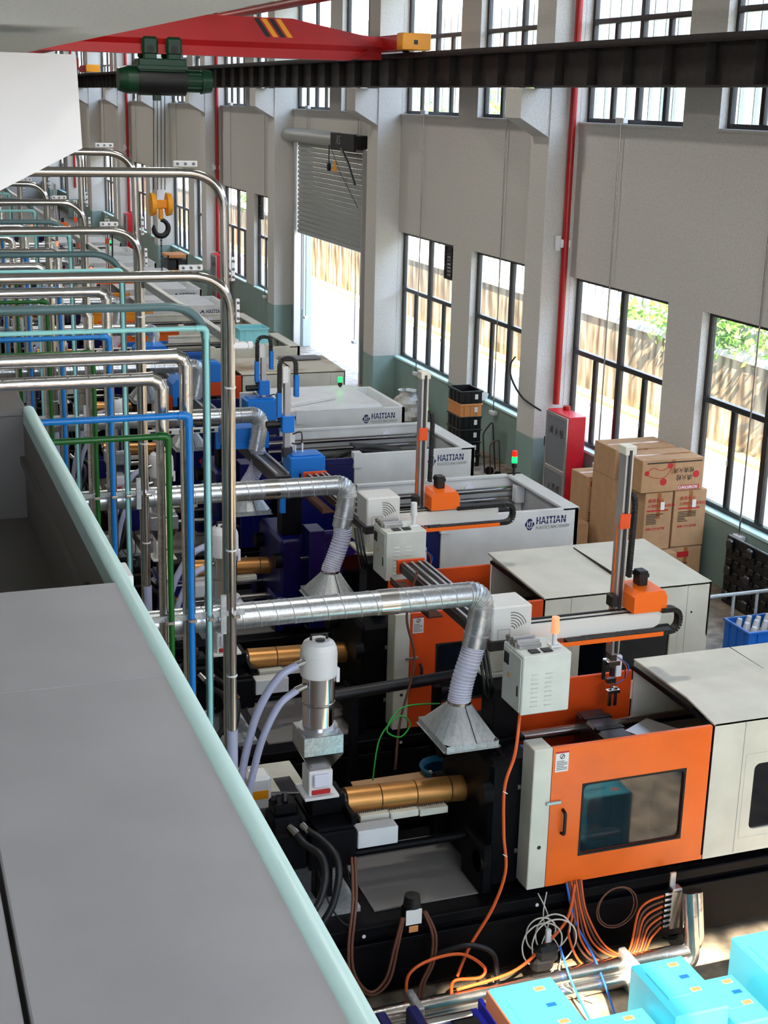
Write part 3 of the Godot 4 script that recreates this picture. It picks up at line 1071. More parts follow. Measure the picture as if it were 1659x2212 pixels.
func carton(at: Vector3, s: Vector3, label: String, prints := 0, tape := true, group := "cartons stacked by the window wall") -> Node3D:
	var r := thing("cardboard_carton", label, "carton", at, group)
	var h := s * 0.5
	part("box", mb().bx(-h.x, h.x, 0.0, s.y, -h.z, h.z, 0.006), M.carton, r)
	for k in 2:
		part("top_flap", mb().bx(-h.x + 0.002, h.x - 0.002, s.y, s.y + 0.004, -h.z if k == 0 else 0.004, -0.004 if k == 0 else h.z), M.carton_top, r)
	if tape:
		part("tape", mb().bx(-h.x * 0.9, h.x * 0.9, s.y + 0.004, s.y + 0.006, -0.03, 0.03).bx(-0.03, 0.03, s.y * 0.55, s.y, h.z + 0.001, h.z + 0.002), M.tape_brown, r)
	var z := h.z + 0.002
	if prints == 1:
		# the large box lies upside down: line drawing of a ride-on toy, turned lettering and a red band
		part("rule_print", mb().bx(-h.x * 0.85, h.x * 0.93, s.y * 0.9, s.y * 0.94, z, z + 0.001), M.print_dark, r)
		var toy := curve([V(-0.38, 0.3, z), V(-0.3, 0.34, z), V(-0.18, 0.3, z), V(-0.08, 0.34, z), V(-0.04, 0.38, z)], 6)
		var toy2 := curve([V(-0.38, 0.24, z), V(-0.26, 0.2, z), V(-0.14, 0.2, z), V(-0.06, 0.26, z), V(-0.02, 0.36, z)], 6)
		part("toy_drawing", mb().tube(toy, 0.004, 5).tube(toy2, 0.004, 5).cyl(V(-0.4, 0.27, z), V(-0.4, 0.27, z + 0.002), 0.035).cyl(V(-0.14, 0.14, z), V(-0.14, 0.14, z + 0.002), 0.05, -1.0, 14).cyl(V(-0.05, 0.36, z), V(-0.05, 0.36, z + 0.002), 0.04), M.print_red, r)
		var t := mb()
		for k in 3:
			strokes_z(t, z + 0.001, [XIAO, HUO, SHUAN][k], 0.3 - 0.085 * k, 0.22, -0.075)
		for k in 4:
			strokes_z(t, z + 0.001, [SHUAN, XIAO, HUO, XIAO][k], 0.32 - 0.08 * k, 0.32, -0.07)
		part("lettering", t, M.print_dark, r)
		part("seal_print", mb().cyl(V(0.36, 0.22, z), V(0.36, 0.22, z + 0.001), 0.05, -1.0, 18), M.print_red, r)
		part("red_band", mb().bx(0.1, 0.42, 0.015, 0.075, z, z + 0.001), M.print_red, r)
		text("lettering", "HOWOWO", 0.045, V(0.4, 0.045, z + 0.002), M.sticker_white, r, Basis(Vector3.BACK, PI), true, 0.001)
	elif prints == 2:
		var t := mb()
		for k in 4:
			strokes_z(t, z + 0.001, [XIAO, XIAO, SHUAN, HUO][k], -0.17 + 0.065 * k, s.y - 0.13, 0.055)
		for k in 5:
			strokes_z(t, z + 0.001, [HUO, XIAO, SHUAN, HUO, XIAO][k], -0.17 + 0.05 * k, s.y - 0.2, 0.045)
		part("lettering", t, M.print_red, r)
		text("lettering", "A3020", 0.04, V(0.09, s.y - 0.18, z), M.print_red, r, Basis(), true, 0.001)
		part("rule_print", mb().bx(-0.18, 0.15, s.y - 0.255, s.y - 0.235, z, z + 0.001), M.print_red, r)
		var l := mb()
		for k in 7:
			l.bx(-0.18, -0.18 + rng.randf_range(0.1, 0.3), s.y - 0.3 - 0.022 * k, s.y - 0.29 - 0.022 * k, z, z + 0.001)
		part("small_print", l, M.print_dark, r)
		text("lettering", "400-111-6798", 0.035, V(-0.18, s.y - 0.5, z), M.print_red, r, Basis(), true, 0.001)
		part("label", mb().bx(0.03, 0.09, s.y - 0.24, s.y - 0.13, z + 0.001, z + 0.002), M.sticker_white, r)
	elif prints == 3:
		part("red_band", mb().bx(-h.x * 0.7, h.x * 0.2, s.y - 0.14, s.y - 0.06, z, z + 0.001), M.print_red, r)
		var l := mb()
		for k in 5:
			l.bx(-h.x * 0.7, -h.x * 0.7 + rng.randf_range(0.1, 0.22), s.y * 0.55 - 0.04 * k, s.y * 0.55 + 0.015 - 0.04 * k, z, z + 0.001)
		part("small_print", l, M.print_dark, r)
	return r


func strokes_z(b: MB, z: float, list: Array, x0: float, y0: float, s: float) -> void:
	for l in list:
		var p := Vector2(l[0], l[1])
		var q := Vector2(l[2], l[3])
		var d := (q - p).normalized() * 0.05
		var w := Vector2(-d.y, d.x)
		var c := [p - d - w, q + d - w, q + d + w, p - d + w]
		b.quad(V(x0 + c[0].x * s, y0 + c[0].y * s, z), V(x0 + c[1].x * s, y0 + c[1].y * s, z), V(x0 + c[2].x * s, y0 + c[2].y * s, z), V(x0 + c[3].x * s, y0 + c[3].y * s, z))


# an open-topped stacking crate
func crate(called: String, at: Vector3, s: Vector3, m: Material, label: String, group := "", ribs := true) -> Node3D:
	var r := thing(called, label, "crate", at, group)
	var h := s * 0.5
	var t := 0.012
	part("shell", mb().bx(-h.x, h.x, 0, t, -h.z, h.z).bx(-h.x, -h.x + t, t, s.y, -h.z, h.z).bx(h.x - t, h.x, t, s.y, -h.z, h.z).bx(-h.x + t, h.x - t, t, s.y, -h.z, -h.z + t).bx(-h.x + t, h.x - t, t, s.y, h.z - t, h.z), m, r)
	var e := 0.018
	part("lip", mb().bx(-h.x - e, h.x + e, s.y - 0.03, s.y, h.z, h.z + e, 0.004).bx(-h.x - e, h.x + e, s.y - 0.03, s.y, -h.z - e, -h.z, 0.004).bx(-h.x - e, -h.x, s.y - 0.03, s.y, -h.z, h.z, 0.004).bx(h.x, h.x + e, s.y - 0.03, s.y, -h.z, h.z, 0.004), m, r)
	if ribs:
		for x in [-0.6, 0.0, 0.6]:
			part("rib", mb().bx(x * h.x - 0.008, x * h.x + 0.008, 0.0, s.y - 0.03, h.z, h.z + e * 0.7).bx(-h.x - e * 0.7, -h.x, 0.0, s.y - 0.03, x * h.z - 0.008, x * h.z + 0.008), m, r)
	return r


func wall_things() -> void:
	# window winders: a thin rod from the upper row down to a crank under the sill
	var wr: Node3D = null
	for k in range(-1, 7):
		for dz in [1.42, 5.38]:
			var at := V(10.64, 0.85, bay_z(k) - BAY + dz)
			if wr == null:
				wr = thing("window_winder", "thin steel rod winding gear of an upper window, with a crank box below the sill", "winder", at, "window winding rods on the window wall")
				part("rod", mb().cyl(V(0, 0.02, 0), V(0, 5.3, 0), 0.012, -1.0, 8), M.steel, wr)
				part("crank_box", mb().bx(-0.05, 0.05, -0.04, 0.03, -0.09, 0.09, 0.008), M.clamp_white, wr)
				part("top_bracket", mb().bx(-0.03, 0.05, 5.22, 5.3, -0.12, 0.12, 0.006), M.clamp_white, wr)
			else:
				copy(wr, at)
	# fan louvre in the window right of the roller shutter, and another left of it
	for z in [-25.95, -40.6]:
		var r := thing("louvre_vent", "dark slatted louvre vent in the window by the crate stack" if z > -30.0 else "dark slatted louvre vent in the window beyond the roller shutter", "vent", V(10.86, 2.93, z), "louvre vents in the windows")
		part("frame", bars(mb(), -0.03, 0.03, [[-0.36, -0.32, 0, 0.66], [0.32, 0.36, 0, 0.66], [-0.32, 0.32, 0, 0.04], [-0.32, 0.32, 0.62, 0.66], [-0.02, 0.02, 0.04, 0.62]]), M.girder, r)
		part("back", mb().bx(0.02, 0.03, 0.04, 0.62, -0.32, 0.32), M.black, r)
		for k in 8:
			part("slat", mb().bx(-0.03, 0.03, 0.06 + 0.07 * k, 0.07 + 0.07 * k, -0.32, 0.32, 0.0, Basis(Vector3.BACK, 0.6), V(0, 0.065 + 0.07 * k, 0)), M.girder, r)
	# fire pipes and hydrant cabinets
	for q in [[-20.52, "red fire riser beside the pillar above the nearest hydrant cabinet"], [-44.52, "red fire riser on a pillar beyond the roller shutter"], [-60.52, "distant red fire riser among the far pillars"], [-76.52, "farthest red fire riser on the window wall"]]:
		var r := thing("fire_riser", q[1], "pipe", V(10.53, 1.57, q[0]))
		part("pipe", mb().cyl(V(0, 0, 0), V(0, 9.4, 0), 0.055, -1.0, 16), M.pipe_red, r)
		part("clamp", mb().bx(-0.09, 0.09, 2.55, 2.68, -0.07, 0.03, 0.01).bx(-0.16, -0.08, 2.5, 2.74, -0.06, 0.0, 0.004), M.clamp_white, r)
	hydrant(-19.87, "red fire hydrant cabinet with a grey glazed door beside the cartons")
	hydrant(-59.87, "distant red fire hydrant cabinet at a far pillar")
	hydrant(-43.87, "red fire hydrant cabinet just beyond the roller shutter")
	# cable from the pillar to the cabinet
	solo("wall_cable", mb().tube(curve([V(0.0, 0.75, -0.55), V(-0.08, 0.62, -0.55), V(-0.1, 0.4, -0.45), V(0.0, 0.12, -0.2), V(0.1, 0.0, 0.3)]), 0.016, 7), M.black, V(10.1, 1.5, -20.7), "black cable looping from the pillar to the fire hydrant cabinet", "cable")
	# cartons between the windows
	carton(V(9.83, 0, -15.95 - 0.02), V(0.4, 0.52, 0.5), "plain carton at the bottom of the stack, farther from the window wall", 0)
	carton(V(10.28, 0, -16.15), V(0.5, 0.53, 0.48), "plain carton at the bottom of the stack, against the window wall", 3)
	carton(V(9.8, 0.532, -16.15), V(0.42, 0.8, 0.48), "tall carton with red print, second tier, farther from the window wall", 2)
	carton(V(10.29, 0.545, -16.15), V(0.5, 0.79, 0.48), "tall carton with red print, second tier, against the window wall", 2)
	carton(V(9.98, 1.345, -16.2), V(0.95, 0.44, 0.58), "large upside down carton with a toy drawing on top of the stack", 1)
	carton(V(9.98, 1.345, -16.95), V(0.95, 0.42, 0.6), "large taped carton lying behind the one with the toy drawing", 3)
	carton(V(9.95, 0.0, -16.95), V(0.9, 1.34, 0.6), "tall carton under the second large taped carton", 3, false)
	carton(V(9.66, 0.0, -17.6), V(0.36, 1.2, 0.5), "tall narrow carton leaning in the stack towards the hydrant cabinet", 3)
	carton(V(10.1, 0.0, -17.7), V(0.42, 1.22, 0.5), "tall narrow carton against the wall next to the hydrant cabinet", 3)
	carton(V(9.15, 0.0, -17.3), V(0.5, 0.6, 0.45), "small carton on the floor at the foot of the carton stack", 3)
	carton(V(8.75, 0.0, -17.9), V(0.4, 0.55, 0.4), "open carton holding a white roll near the carton stack", 0, false)
	solo("film_roll", mb().cyl(V(0, 0.0, 0), V(0, 0.28, 0), 0.12, -1.0, 20).cyl(V(0, 0.28, 0), V(0, 0.281, 0), 0.05), M.bag_white, V(8.75, 0.56, -17.9), "white roll of film standing on a carton", "roll")
	# crates by the window right of the shutter
	for k in 6:
		var tan := k == 4
		var c := crate("stacking_crate", V(9.95, 0.232 * k, -22.95), V(0.4, 0.23, 0.58), M.crate_tan if tan else M.crate_black, "tan plastic crate in the stack of black crates" if tan else "black plastic crate, %s of the stack by the window wall" % ["bottom", "second", "third", "fourth", "", "topmost"][k], "" if tan else "black crates in the stack by the window", true)
		part("label", mb().bx(0.06, 0.12, 0.08, 0.17, 0.305, 0.307), M.sticker_white, c)
	solo("paper_scrap", mb().prism(PackedVector2Array([Vector2(-0.12, 0), Vector2(0.1, 0), Vector2(0.13, 0.12), Vector2(0.0, 0.2), Vector2(-0.1, 0.1)]), "z", -0.1, 0.1), M.bag_white, V(10.62, 0.98, -23.8), "crumpled clear plastic on the sill by the crate stack", "plastic")
	# sacks under the window right of the shutter
	var sk := thing("plastic_sack", "white printed plastic sack slumped against the green dado", "sack", V(10.25, 0, -26.6))
	var sb := mb()
	var prof := [[0.0, 0.25], [0.06, 0.31], [0.15, 0.33], [0.24, 0.33], [0.32, 0.31], [0.4, 0.28], [0.46, 0.24], [0.52, 0.19], [0.56, 0.17], [0.62, 0.2]]
	for i in prof.size() - 1:
		for j in 28:
			var pts := []
			for q in [[i, j], [i, j + 1], [i + 1, j + 1], [i + 1, j]]:
				var a: float = TAU * (q[1] % 28) / 28.0
				var rr: float = prof[q[0]][1] * (1.0 + 0.12 * sin(a * 3.0 + q[0] * 1.7) + 0.06 * sin(a * 7.0 + q[0]))
				pts.append(V(cos(a) * rr * 0.9, prof[q[0]][0], sin(a) * rr * 1.2))
			sb.quad(pts[3], pts[2], pts[1], pts[0])
	part("sack_body", sb, M.bag_white, sk)
	text("lettering", "ABS", 0.09, V(-0.34, 0.25, -0.15), M.print_grey, sk, Basis(Vector3.UP, -PI / 2), true, 0.002)
	# hand truck
	var ht := thing("hand_truck", "folded black and red hand truck standing by the wall pillar", "trolley", V(10.15, 0, -22.0))
	part("frame", mb().tube(bend([V(-0.18, 0.05, 0), V(-0.2, 0.75, -0.1), V(0.0, 0.95, -0.15), V(0.02, 0.1, 0.0)], 0.08), 0.014, 8), M.black, ht)
	part("frame", mb().tube(bend([V(-0.18, 0.05, 0.25), V(-0.2, 0.62, 0.2), V(0.0, 0.7, 0.15), V(0.02, 0.1, 0.2)], 0.08), 0.012, 8), M.rust_brown, ht)
	for z in [-0.05, 0.3]:
		part("wheel", mb().cyl(V(-0.08, 0.08, z), V(-0.08, 0.08, z + 0.04), 0.08), M.rubber, ht)
	# dark moulded boards leaning on the wall, rail and crate in front
	for k in 1:
		var r := thing("moulded_board", "black ribbed board with grey corner blocks leaning under the nearest window" if k == 0 else "second black ribbed board leaning behind the railing", "board", V(10.45, 0, -14.52 + 1.3 * k))
		part("board", mb().bx(-0.05, 0.0, 0, 0.93, -0.62, 0.62, 0.01), M.crate_black, r)
		for i in 7:
			for j in 5:
				part("boss", mb().bx(-0.075, -0.05, 0.08 + 0.16 * j, 0.16 + 0.16 * j, -0.55 + 0.165 * i, -0.45 + 0.165 * i, 0.01), M.crate_black, r)
		for z in [-0.5, -0.05, 0.42]:
			for y in [0.14, 0.48, 0.84]:
				part("corner_block", mb().bx(-0.11, -0.05, y - 0.07, y + 0.06, z - 0.06, z + 0.06, 0.02), M.steel_dark, r)
	var rl := thing("guard_rail", "galvanised tubular guard rail behind the second machine", "rail", V(9.9, 0, -13.5))
	part("top_rail", mb().cyl(V(-1.3, 0.75, 0.0), V(0.5, 0.75, 0.0), 0.022, -1.0, 10), M.galvanised_matt, rl)
	for x in [-1.25, -0.45, -0.12, 0.45]:
		part("post", mb().cyl(V(x, 0, 0), V(x, 0.75, 0), 0.02, -1.0, 10), M.galvanised_matt, rl)
	var bc := crate("parts_crate", V(9.6, 0.0, -13.15), V(0.62, 0.5, 0.5), M.crate_blue, "blue plastic crate of clear parts behind the guard rail")
	for k in 9:
		solo("clear_bottle", mb().cyl(V(0, 0, 0), V(0.02, 0.16, 0.01), 0.045, 0.03, 10), M.bag_white, V(9.4 + 0.13 * (k % 4), 0.36 + 0.02 * (k % 2), -13.3 + 0.15 * (k / 4)), "clear plastic bottle lying in the blue crate", "bottle", "bottles in the blue crate")
	solo("crate_fill", mb().bx(-0.29, 0.29, 0, 0.34, -0.23, 0.23, 0.02), M.cable_white, V(9.6, 0.013, -13.15), "mixed clear plastic parts filling the blue crate", "parts", "", "stuff")
	# rack far down by the wall
	var r := thing("tool_shelf", "dark shelf with tan boards and round parts against the far wall", "shelf", V(8.7, 0, -42.4))
	for j in 4:
		part("shelf_board", mb().bx(-0.3, 0.3, 0.42 * (j + 1), 0.44 * (j + 1), -0.45, 0.45), M.crate_tan, r)
		if j < 3:
			for x in [-0.16, 0.16]:
				part("roll", mb().bx(x - 0.13, x + 0.13, 0.46 + 0.43 * j, 0.75 + 0.43 * j, -0.4, 0.4, 0.01).cyl(V(x, 0.6 + 0.43 * j, 0.4), V(x, 0.6 + 0.43 * j, 0.41), 0.06), M.crate_black, r)
	for q in [[-0.3, -0.45], [-0.3, 0.41], [0.26, -0.45], [0.26, 0.41]]:
		part("post", mb().bx(q[0], q[0] + 0.04, 0, 1.76, q[1], q[1] + 0.04), M.black, r)


const MO := Vector3(-5.0, 0.0, 0.6)


# an injection moulding machine whose front stands at z = zf; x as in the hall, z back from the front
# kind 0: beige with orange doors and a closed cover; 1: white and navy with an open frame; 2: white and navy with a closed cover; 3: plain beige open frame
func machine(kind: int, zf: float, label: String, opt := {}) -> Node3D:
	var r := thing("injection_moulding_machine", label, "machine", V(5, 0, zf - 0.6))
	var o := MO
	var body: Material = M.beige if kind == 0 or kind == 3 else M.haitian_white
	var door: Material = opt.get("door", M.orange if kind == 0 else M.navy)
	var plat: Material = M.bed_black if kind == 0 else M.navy
	var dep := 1.22 if kind == 0 else 1.6
	# bed
	var bed := part("bed", mb(o).bx(2.25, 7.4, 0.1, 0.62, -dep + 0.04, -0.04, 0.01), M.bed_black, r)
	part("bed_rail", mb(o).bx(2.25, 7.4, 0.62, 0.7, -dep, 0.02, 0.008), M.bed_black, r)
	part("bed_rail", mb(o).bx(2.25, 7.4, 0.52, 0.56, -0.04, 0.015, 0.006), M.bed_black, r)
	for x in [2.5, 3.9, 5.6, 7.1]:
		for z in [-0.2, -dep + 0.2]:
			part("levelling_foot", mb(o).cyl(V(x, 0, z), V(x, 0.03, z), 0.08).cyl(V(x, 0.03, z), V(x, 0.1, z), 0.03), M.steel_dark, r)
	part("bed_plate", mb(o).bx(3.09, 4.0, 0.7, 0.712, -1.05, -0.16), M.plate_grey, r)
	for x in [2.95, 4.3]:
		part("bed_bolt", mb(o).cyl(V(x, 0.64, 0.02), V(x, 0.64, 0.028), 0.014, -1.0, 8), M.clamp_white, bed)
	# fixed platen, moving platen, tie bars, mould
	var fp := part("fixed_platen", mb(o).bx(3.98, 4.34, 0.7, 1.72, -1.12, -0.2, 0.03).bx(3.9, 4.0, 0.7, 1.1, -0.5, -0.12, 0.02).bx(3.88, 4.0, 0.7, 1.25, -1.1, -0.95, 0.02), plat, r)
	for q in [[0.95, -0.2], [1.5, -0.2], [0.95, -1.0], [1.5, -1.0]]:
		part("tie_bar_nut", mb(o).cyl(V(3.9, q[0], q[1]), V(3.98, q[0], q[1]), 0.085, -1.0, 12), M.bed_black, fp)
	for q in [[0.98, -0.24], [1.5, -0.24], [0.98, -0.98], [1.5, -0.98]]:
		part("tie_bar", mb(o).cyl(V(4.2, q[0], q[1]), V(7.0, q[0], q[1]), 0.045, -1.0, 14), M.steel, r)
	var mp := part("moving_platen", mb(o).bx(5.1, 5.34, 0.78, 1.62, -1.06, -0.16, 0.02), M.steel_dark if kind == 0 else M.navy, r)
	for k in 4:
		part("slot", mb(o).bx(5.1, 5.34, 1.6, 1.625, -0.94 + 0.21 * k, -0.88 + 0.21 * k), M.black, mp)
	part("toggle", mb(o).bx(5.34, 6.3, 0.9, 1.3, -0.8, -0.4, 0.03).bx(5.5, 5.9, 1.3, 1.5, -0.75, -0.45, 0.03).cyl(V(5.4, 1.42, -0.6), V(6.4, 1.38, -0.6), 0.07), M.bed_black, r)
	part("tail_platen", mb(o).bx(6.4, 6.75, 0.75, 1.6, -1.1, -0.12, 0.03), plat, r)
	part("mould", mb(o).bx(4.2, 4.62, 0.88, 1.5, -0.86, -0.34, 0.01), opt.get("mould", M.mould_blue), r)
	part("mould", mb(o).bx(4.74, 5.1, 0.88, 1.46, -0.84, -0.36, 0.01), M.steel, r)
	part("drip_tray", mb(o).bx(4.25, 5.6, 0.72, 0.74, -1.0, -0.12), M.galvanised_matt, r)
	injection_unit(r, o, kind)
	# guarding
	if kind == 0:
		var top: Material = opt.get("top", M.beige_top)
		var cv := part("front_cover", mb(o).holed(Rect2(5.71, 0.76, 1.79, 1.13), Rect2(6.1, 0.95, 0.98, 0.56), 0.05, -0.02, 0.0), body, r)
		part("window", mb(o).bx(6.08, 7.1, 0.93, 1.53, -0.03, -0.022), M.dark_glass, cv)
		part("service_panel", bars_xy(mb(o), 0.0, 0.003, [[6.015, 6.02, 0.885, 1.6], [7.16, 7.165, 0.885, 1.6], [6.02, 7.16, 0.885, 0.89], [6.02, 7.16, 1.595, 1.6]]), M.beige_top, cv)
		for x in [5.98, 7.24]:
			part("panel_joint", mb(o).bx(x, x + 0.004, 0.77, 1.88, 0.0, 0.001), M.print_grey, cv)
		part("bolt_hole", mb(o).cyl(V(7.3, 1.6, 0.0), V(7.3, 1.6, 0.001), 0.012, -1.0, 10), M.print_dark, cv)
		var tp := mb(o)
		if opt.get("sloped", false):
			tp.prism(PackedVector2Array([Vector2(0.0, 1.875), Vector2(0.0, 1.89), Vector2(-0.4, 1.945), Vector2(-dep, 1.94), Vector2(-dep, 1.925), Vector2(-0.4, 1.93)]), "x", 5.705, 7.5)
		else:
			tp.prism(PackedVector2Array([Vector2(0.0, 1.875), Vector2(0.0, 1.895), Vector2(-dep - 0.1, 1.935), Vector2(-dep - 0.1, 1.915)]), "x", 5.705, 7.5)
		var tc := part("top_cover", tp, top, r)
		part("panel_joint", mb(o).bx(6.62, 6.626, 1.9, 1.943, -dep, -0.42), M.print_dark, tc)
		part("side_cover", mb(o).bx(7.48, 7.5, 0.76, 1.9, -dep, 0.0), body, r)
		part("rear_cover", mb(o).bx(5.71, 7.5, 0.76, 1.91, -dep, -dep + 0.02), body, r)
		part("edge_frame", mb(o).bx(5.69, 5.71, 0.8, 1.88, -0.02, 0.0).bx(5.69, 5.71, 1.85, 1.88, -dep, 0.0), M.bed_black, r)
		var sd := part("safety_door", mb(o).holed(Rect2(4.37, 0.765, 1.33, 1.115), Rect2(4.63, 0.985, 0.857, 0.573), 0.045, -0.035, 0.0), door, r)
		part("window_seal", mb(o).holed(Rect2(4.622, 0.977, 0.873, 0.589), Rect2(4.637, 0.992, 0.843, 0.559), 0.04, -0.01, 0.003), M.rubber, sd)
		part("window", mb(o).bx(4.63, 5.487, 0.985, 1.558, -0.022, -0.016), M.tint_glass, sd)
		part("handle", mb(o).tube(bend([V(4.475, 1.19, 0.0), V(4.475, 1.2, 0.045), V(4.475, 1.37, 0.045), V(4.475, 1.38, 0.0)], 0.02), 0.013, 10), M.black, sd)
		var lb := part("warning_label", mb(o).bx(4.39, 4.495, 1.69, 1.85, 0.0, 0.002), M.sticker_white, sd)
		part("label_band", mb(o).bx(4.39, 4.495, 1.837, 1.85, 0.002, 0.003), M.print_red, lb)
		part("label_mark", mb(o).tube(circle(V(4.443, 1.81, 0.002), V(0, 0, 1), 0.018, 18), 0.0025, 5, false).bx(4.426, 4.46, 1.806, 1.812, 0.002, 0.003, 0.0, Basis(Vector3.BACK, 0.8), V(4.443, 1.81, 0)), M.print_dark, lb)
		var pr := mb(o)
		for k in 6:
			pr.bx(4.4, 4.4 + 0.085 * (1.0 if k % 3 < 2 else 0.7), 1.705 + 0.013 * k, 1.711 + 0.013 * k, 0.002, 0.003)
		part("label_print", pr, M.print_grey, lb)
		part("latch", mb(o).bx(4.33, 4.45, 1.44, 1.465, 0.0, 0.02, 0.004), M.aluminium, sd)
		part("rear_door", mb(o).bx(4.37, 5.7, 0.85, 1.84, -dep - 0.03, -dep, 0.006), M.orange_red, r)
		var sp := part("side_panel", mb(o).bx(4.22, 4.368, 0.76, 1.885, -0.19, 0.0, 0.006), body, r)
		part("cable_hole", mb(o).cyl(V(4.3, 1.1, 0.0), V(4.3, 1.1, 0.001), 0.016, -1.0, 12), M.print_dark, sp)
		if opt.get("loose_plate", false):
			part("loose_sheet", mb(o).bx(5.3, 5.62, 1.66, 1.664, -0.62, -0.32, 0.0, Basis(Vector3.UP, 0.5), V(5.45, 1.66, -0.5)), M.aluminium, r)
	else:
		var h := 1.9
		var rows := [[0.0, -0.05], [-dep, -dep + 0.05]]
		var fpn := part("front_panel", mb(o).bx(5.5 if kind == 2 else 5.76, 7.46, 0.75, h, -0.045, 0.0, 0.008), body, r)
		part("rear_panel", mb(o).bx(5.3, 7.46, 0.95, h, -dep, -dep + 0.045, 0.008), body, r)
		part("end_panel", mb(o).bx(7.4, 7.46, 0.75, h, -dep, 0.0, 0.008), body, r)
		if kind == 1 or kind == 3:
			part("rim", mb(o).bx(7.26, 7.46, h - 0.03, h + 0.003, -dep, 0.0, 0.004).bx(5.3, 7.46, h - 0.03, h + 0.003, -dep, -dep + 0.06, 0.004), body, r)
			for y in [1.74, 1.62]:
				part("guide_tube", mb(o).cyl(V(5.0, y, -dep + 0.13), V(7.35, y, -dep + 0.13), 0.035, -1.0, 12), M.steel, r)
			part("terminal_box", mb(o).bx(7.27, 7.39, 1.6, 1.82, -dep + 0.2, -dep + 0.32, 0.008), body, r)
			part("inner_post", mb(o).bx(7.3, 7.38, 0.8, 1.6, -dep + 0.22, -dep + 0.26), body, r)
			part("roller", mb(o).cyl(V(6.75, 1.76, -dep + 0.045), V(6.75, 1.76, -dep + 0.09), 0.06, -1.0, 18).cyl(V(6.75, 1.76, -dep + 0.09), V(6.75, 1.76, -dep + 0.095), 0.03), M.hose_wire, r)
			part("cable_drag", mb(o).bx(5.5, 6.9, 1.66, 1.74, -0.75, -0.6, 0.02).tube(curve([V(5.4, 1.6, -0.4), V(5.9, 1.75, -0.45), V(6.4, 1.72, -0.35), V(6.9, 1.5, -0.4)]), 0.03, 8).tube(curve([V(5.4, 1.62, -0.5), V(5.9, 1.8, -0.55), V(6.3, 1.8, -0.6), V(6.9, 1.6, -0.5)]), 0.025, 8).bx(6.0, 6.7, 1.76, 1.79, -0.95, -0.5, 0.01, Basis(Vector3.BACK, -0.12), V(6.3, 1.77, -0.7)), M.rubber, r)
		else:
			part("top_cover", mb(o).prism(PackedVector2Array([Vector2(0.002, h - 0.004), Vector2(0.002, h + 0.012), Vector2(-0.1, h + 0.04), Vector2(-dep, h + 0.04), Vector2(-dep, h + 0.02), Vector2(-0.1, h + 0.02)]), "x", 5.5, 7.1), body, r)
			part("end_slope", mb(o).prism(PackedVector2Array([Vector2(7.1, h + 0.04), Vector2(7.46, h - 0.2), Vector2(7.44, h - 0.22), Vector2(7.1, h + 0.02)]), "z", -dep, -0.02), body, r)
		# sliding door with its top rail and rollers
		var sd := part("safety_door", mb(o).holed(Rect2(4.42, 0.75, 1.34, 1.1), Rect2(4.62, 0.95, 0.94, 0.6), 0.05, -0.05, -0.012), door, r)
		part("window", mb(o).bx(4.6, 5.58, 0.93, 1.57, -0.04, -0.034), M.dark_glass, sd)
		part("pull_bar", mb(o).bx(4.75, 5.45, 1.56, 1.58, -0.012, 0.01, 0.004), M.steel, sd)
		part("top_rail", mb(o).bx(4.4, 5.755, 1.78, 1.84, -0.01, 0.02, 0.004), door, r)
		for x in [4.8, 5.74]:
			part("rail_hanger", mb(o).bx(x, x + 0.11, 1.72, 1.93, -0.08, 0.035, 0.006), body, r)
		part("side_panel", mb(o).bx(4.24, 4.42, 0.75, 1.86, -0.3, 0.0, 0.008), door, r)
		part("rear_door", mb(o).bx(4.4, 5.6, 0.95, 1.8, -dep - 0.03, -dep, 0.006), door, r)
		part("push_button", mb(o).cyl(V(4.33, 1.25, 0.0), V(4.33, 1.25, 0.03), 0.03, -1.0, 14), M.print_red, r)
		if kind != 3:
			var by: float = h - 0.16
			var bxx := 6.84
			var lg := part("logo_mark", mb(o).prism(PackedVector2Array([Vector2(bxx - 0.062, by), Vector2(bxx - 0.018, by + 0.066), Vector2(bxx + 0.018, by + 0.066), Vector2(bxx + 0.062, by), Vector2(bxx + 0.018, by - 0.066), Vector2(bxx - 0.018, by - 0.066)]), "z", 0.0, 0.003), M.print_navy, fpn)
			part("logo_band", mb(o).prism(PackedVector2Array([Vector2(bxx - 0.04, by - 0.034), Vector2(bxx - 0.02, by - 0.028), Vector2(bxx, by - 0.04), Vector2(bxx + 0.02, by - 0.028), Vector2(bxx + 0.04, by - 0.034), Vector2(bxx + 0.02, by - 0.04), Vector2(bxx, by - 0.05), Vector2(bxx - 0.02, by - 0.04)]), "z", 0.003, 0.004), M.haitian_white, lg)
			text("logo_letters", "HT", 0.06, V(bxx - 0.038, by + 0.005, 0.004) + o, M.haitian_white, lg, Basis(), true, 0.001, -0.076)
			text("lettering", "HAITIAN", 0.085, V(bxx + 0.075, by + 0.035, 0.002) + o, M.print_navy, fpn, Basis(), true, 0.002, -0.37)
			part("letter_cut", mb(o).bx(bxx + 0.11, bxx + 0.45, by + 0.036, by + 0.042, 0.003, 0.0045), M.haitian_white, fpn)
			text("lettering", "PLASTICS MACHINERY", 0.036, V(bxx + 0.078, by - 0.048, 0.002) + o, M.print_grey, fpn, Basis(), false, 0.002, -0.42)
	if opt.has("beacon"):
		beacon(r, opt.beacon, opt.get("beacon_red", false))
	return r


func bars_xy(b: MB, z0: float, z1: float, list: Array) -> MB:
	for q in list:
		b.bx(q[0], q[1], q[2], q[3], z0, z1)
	return b


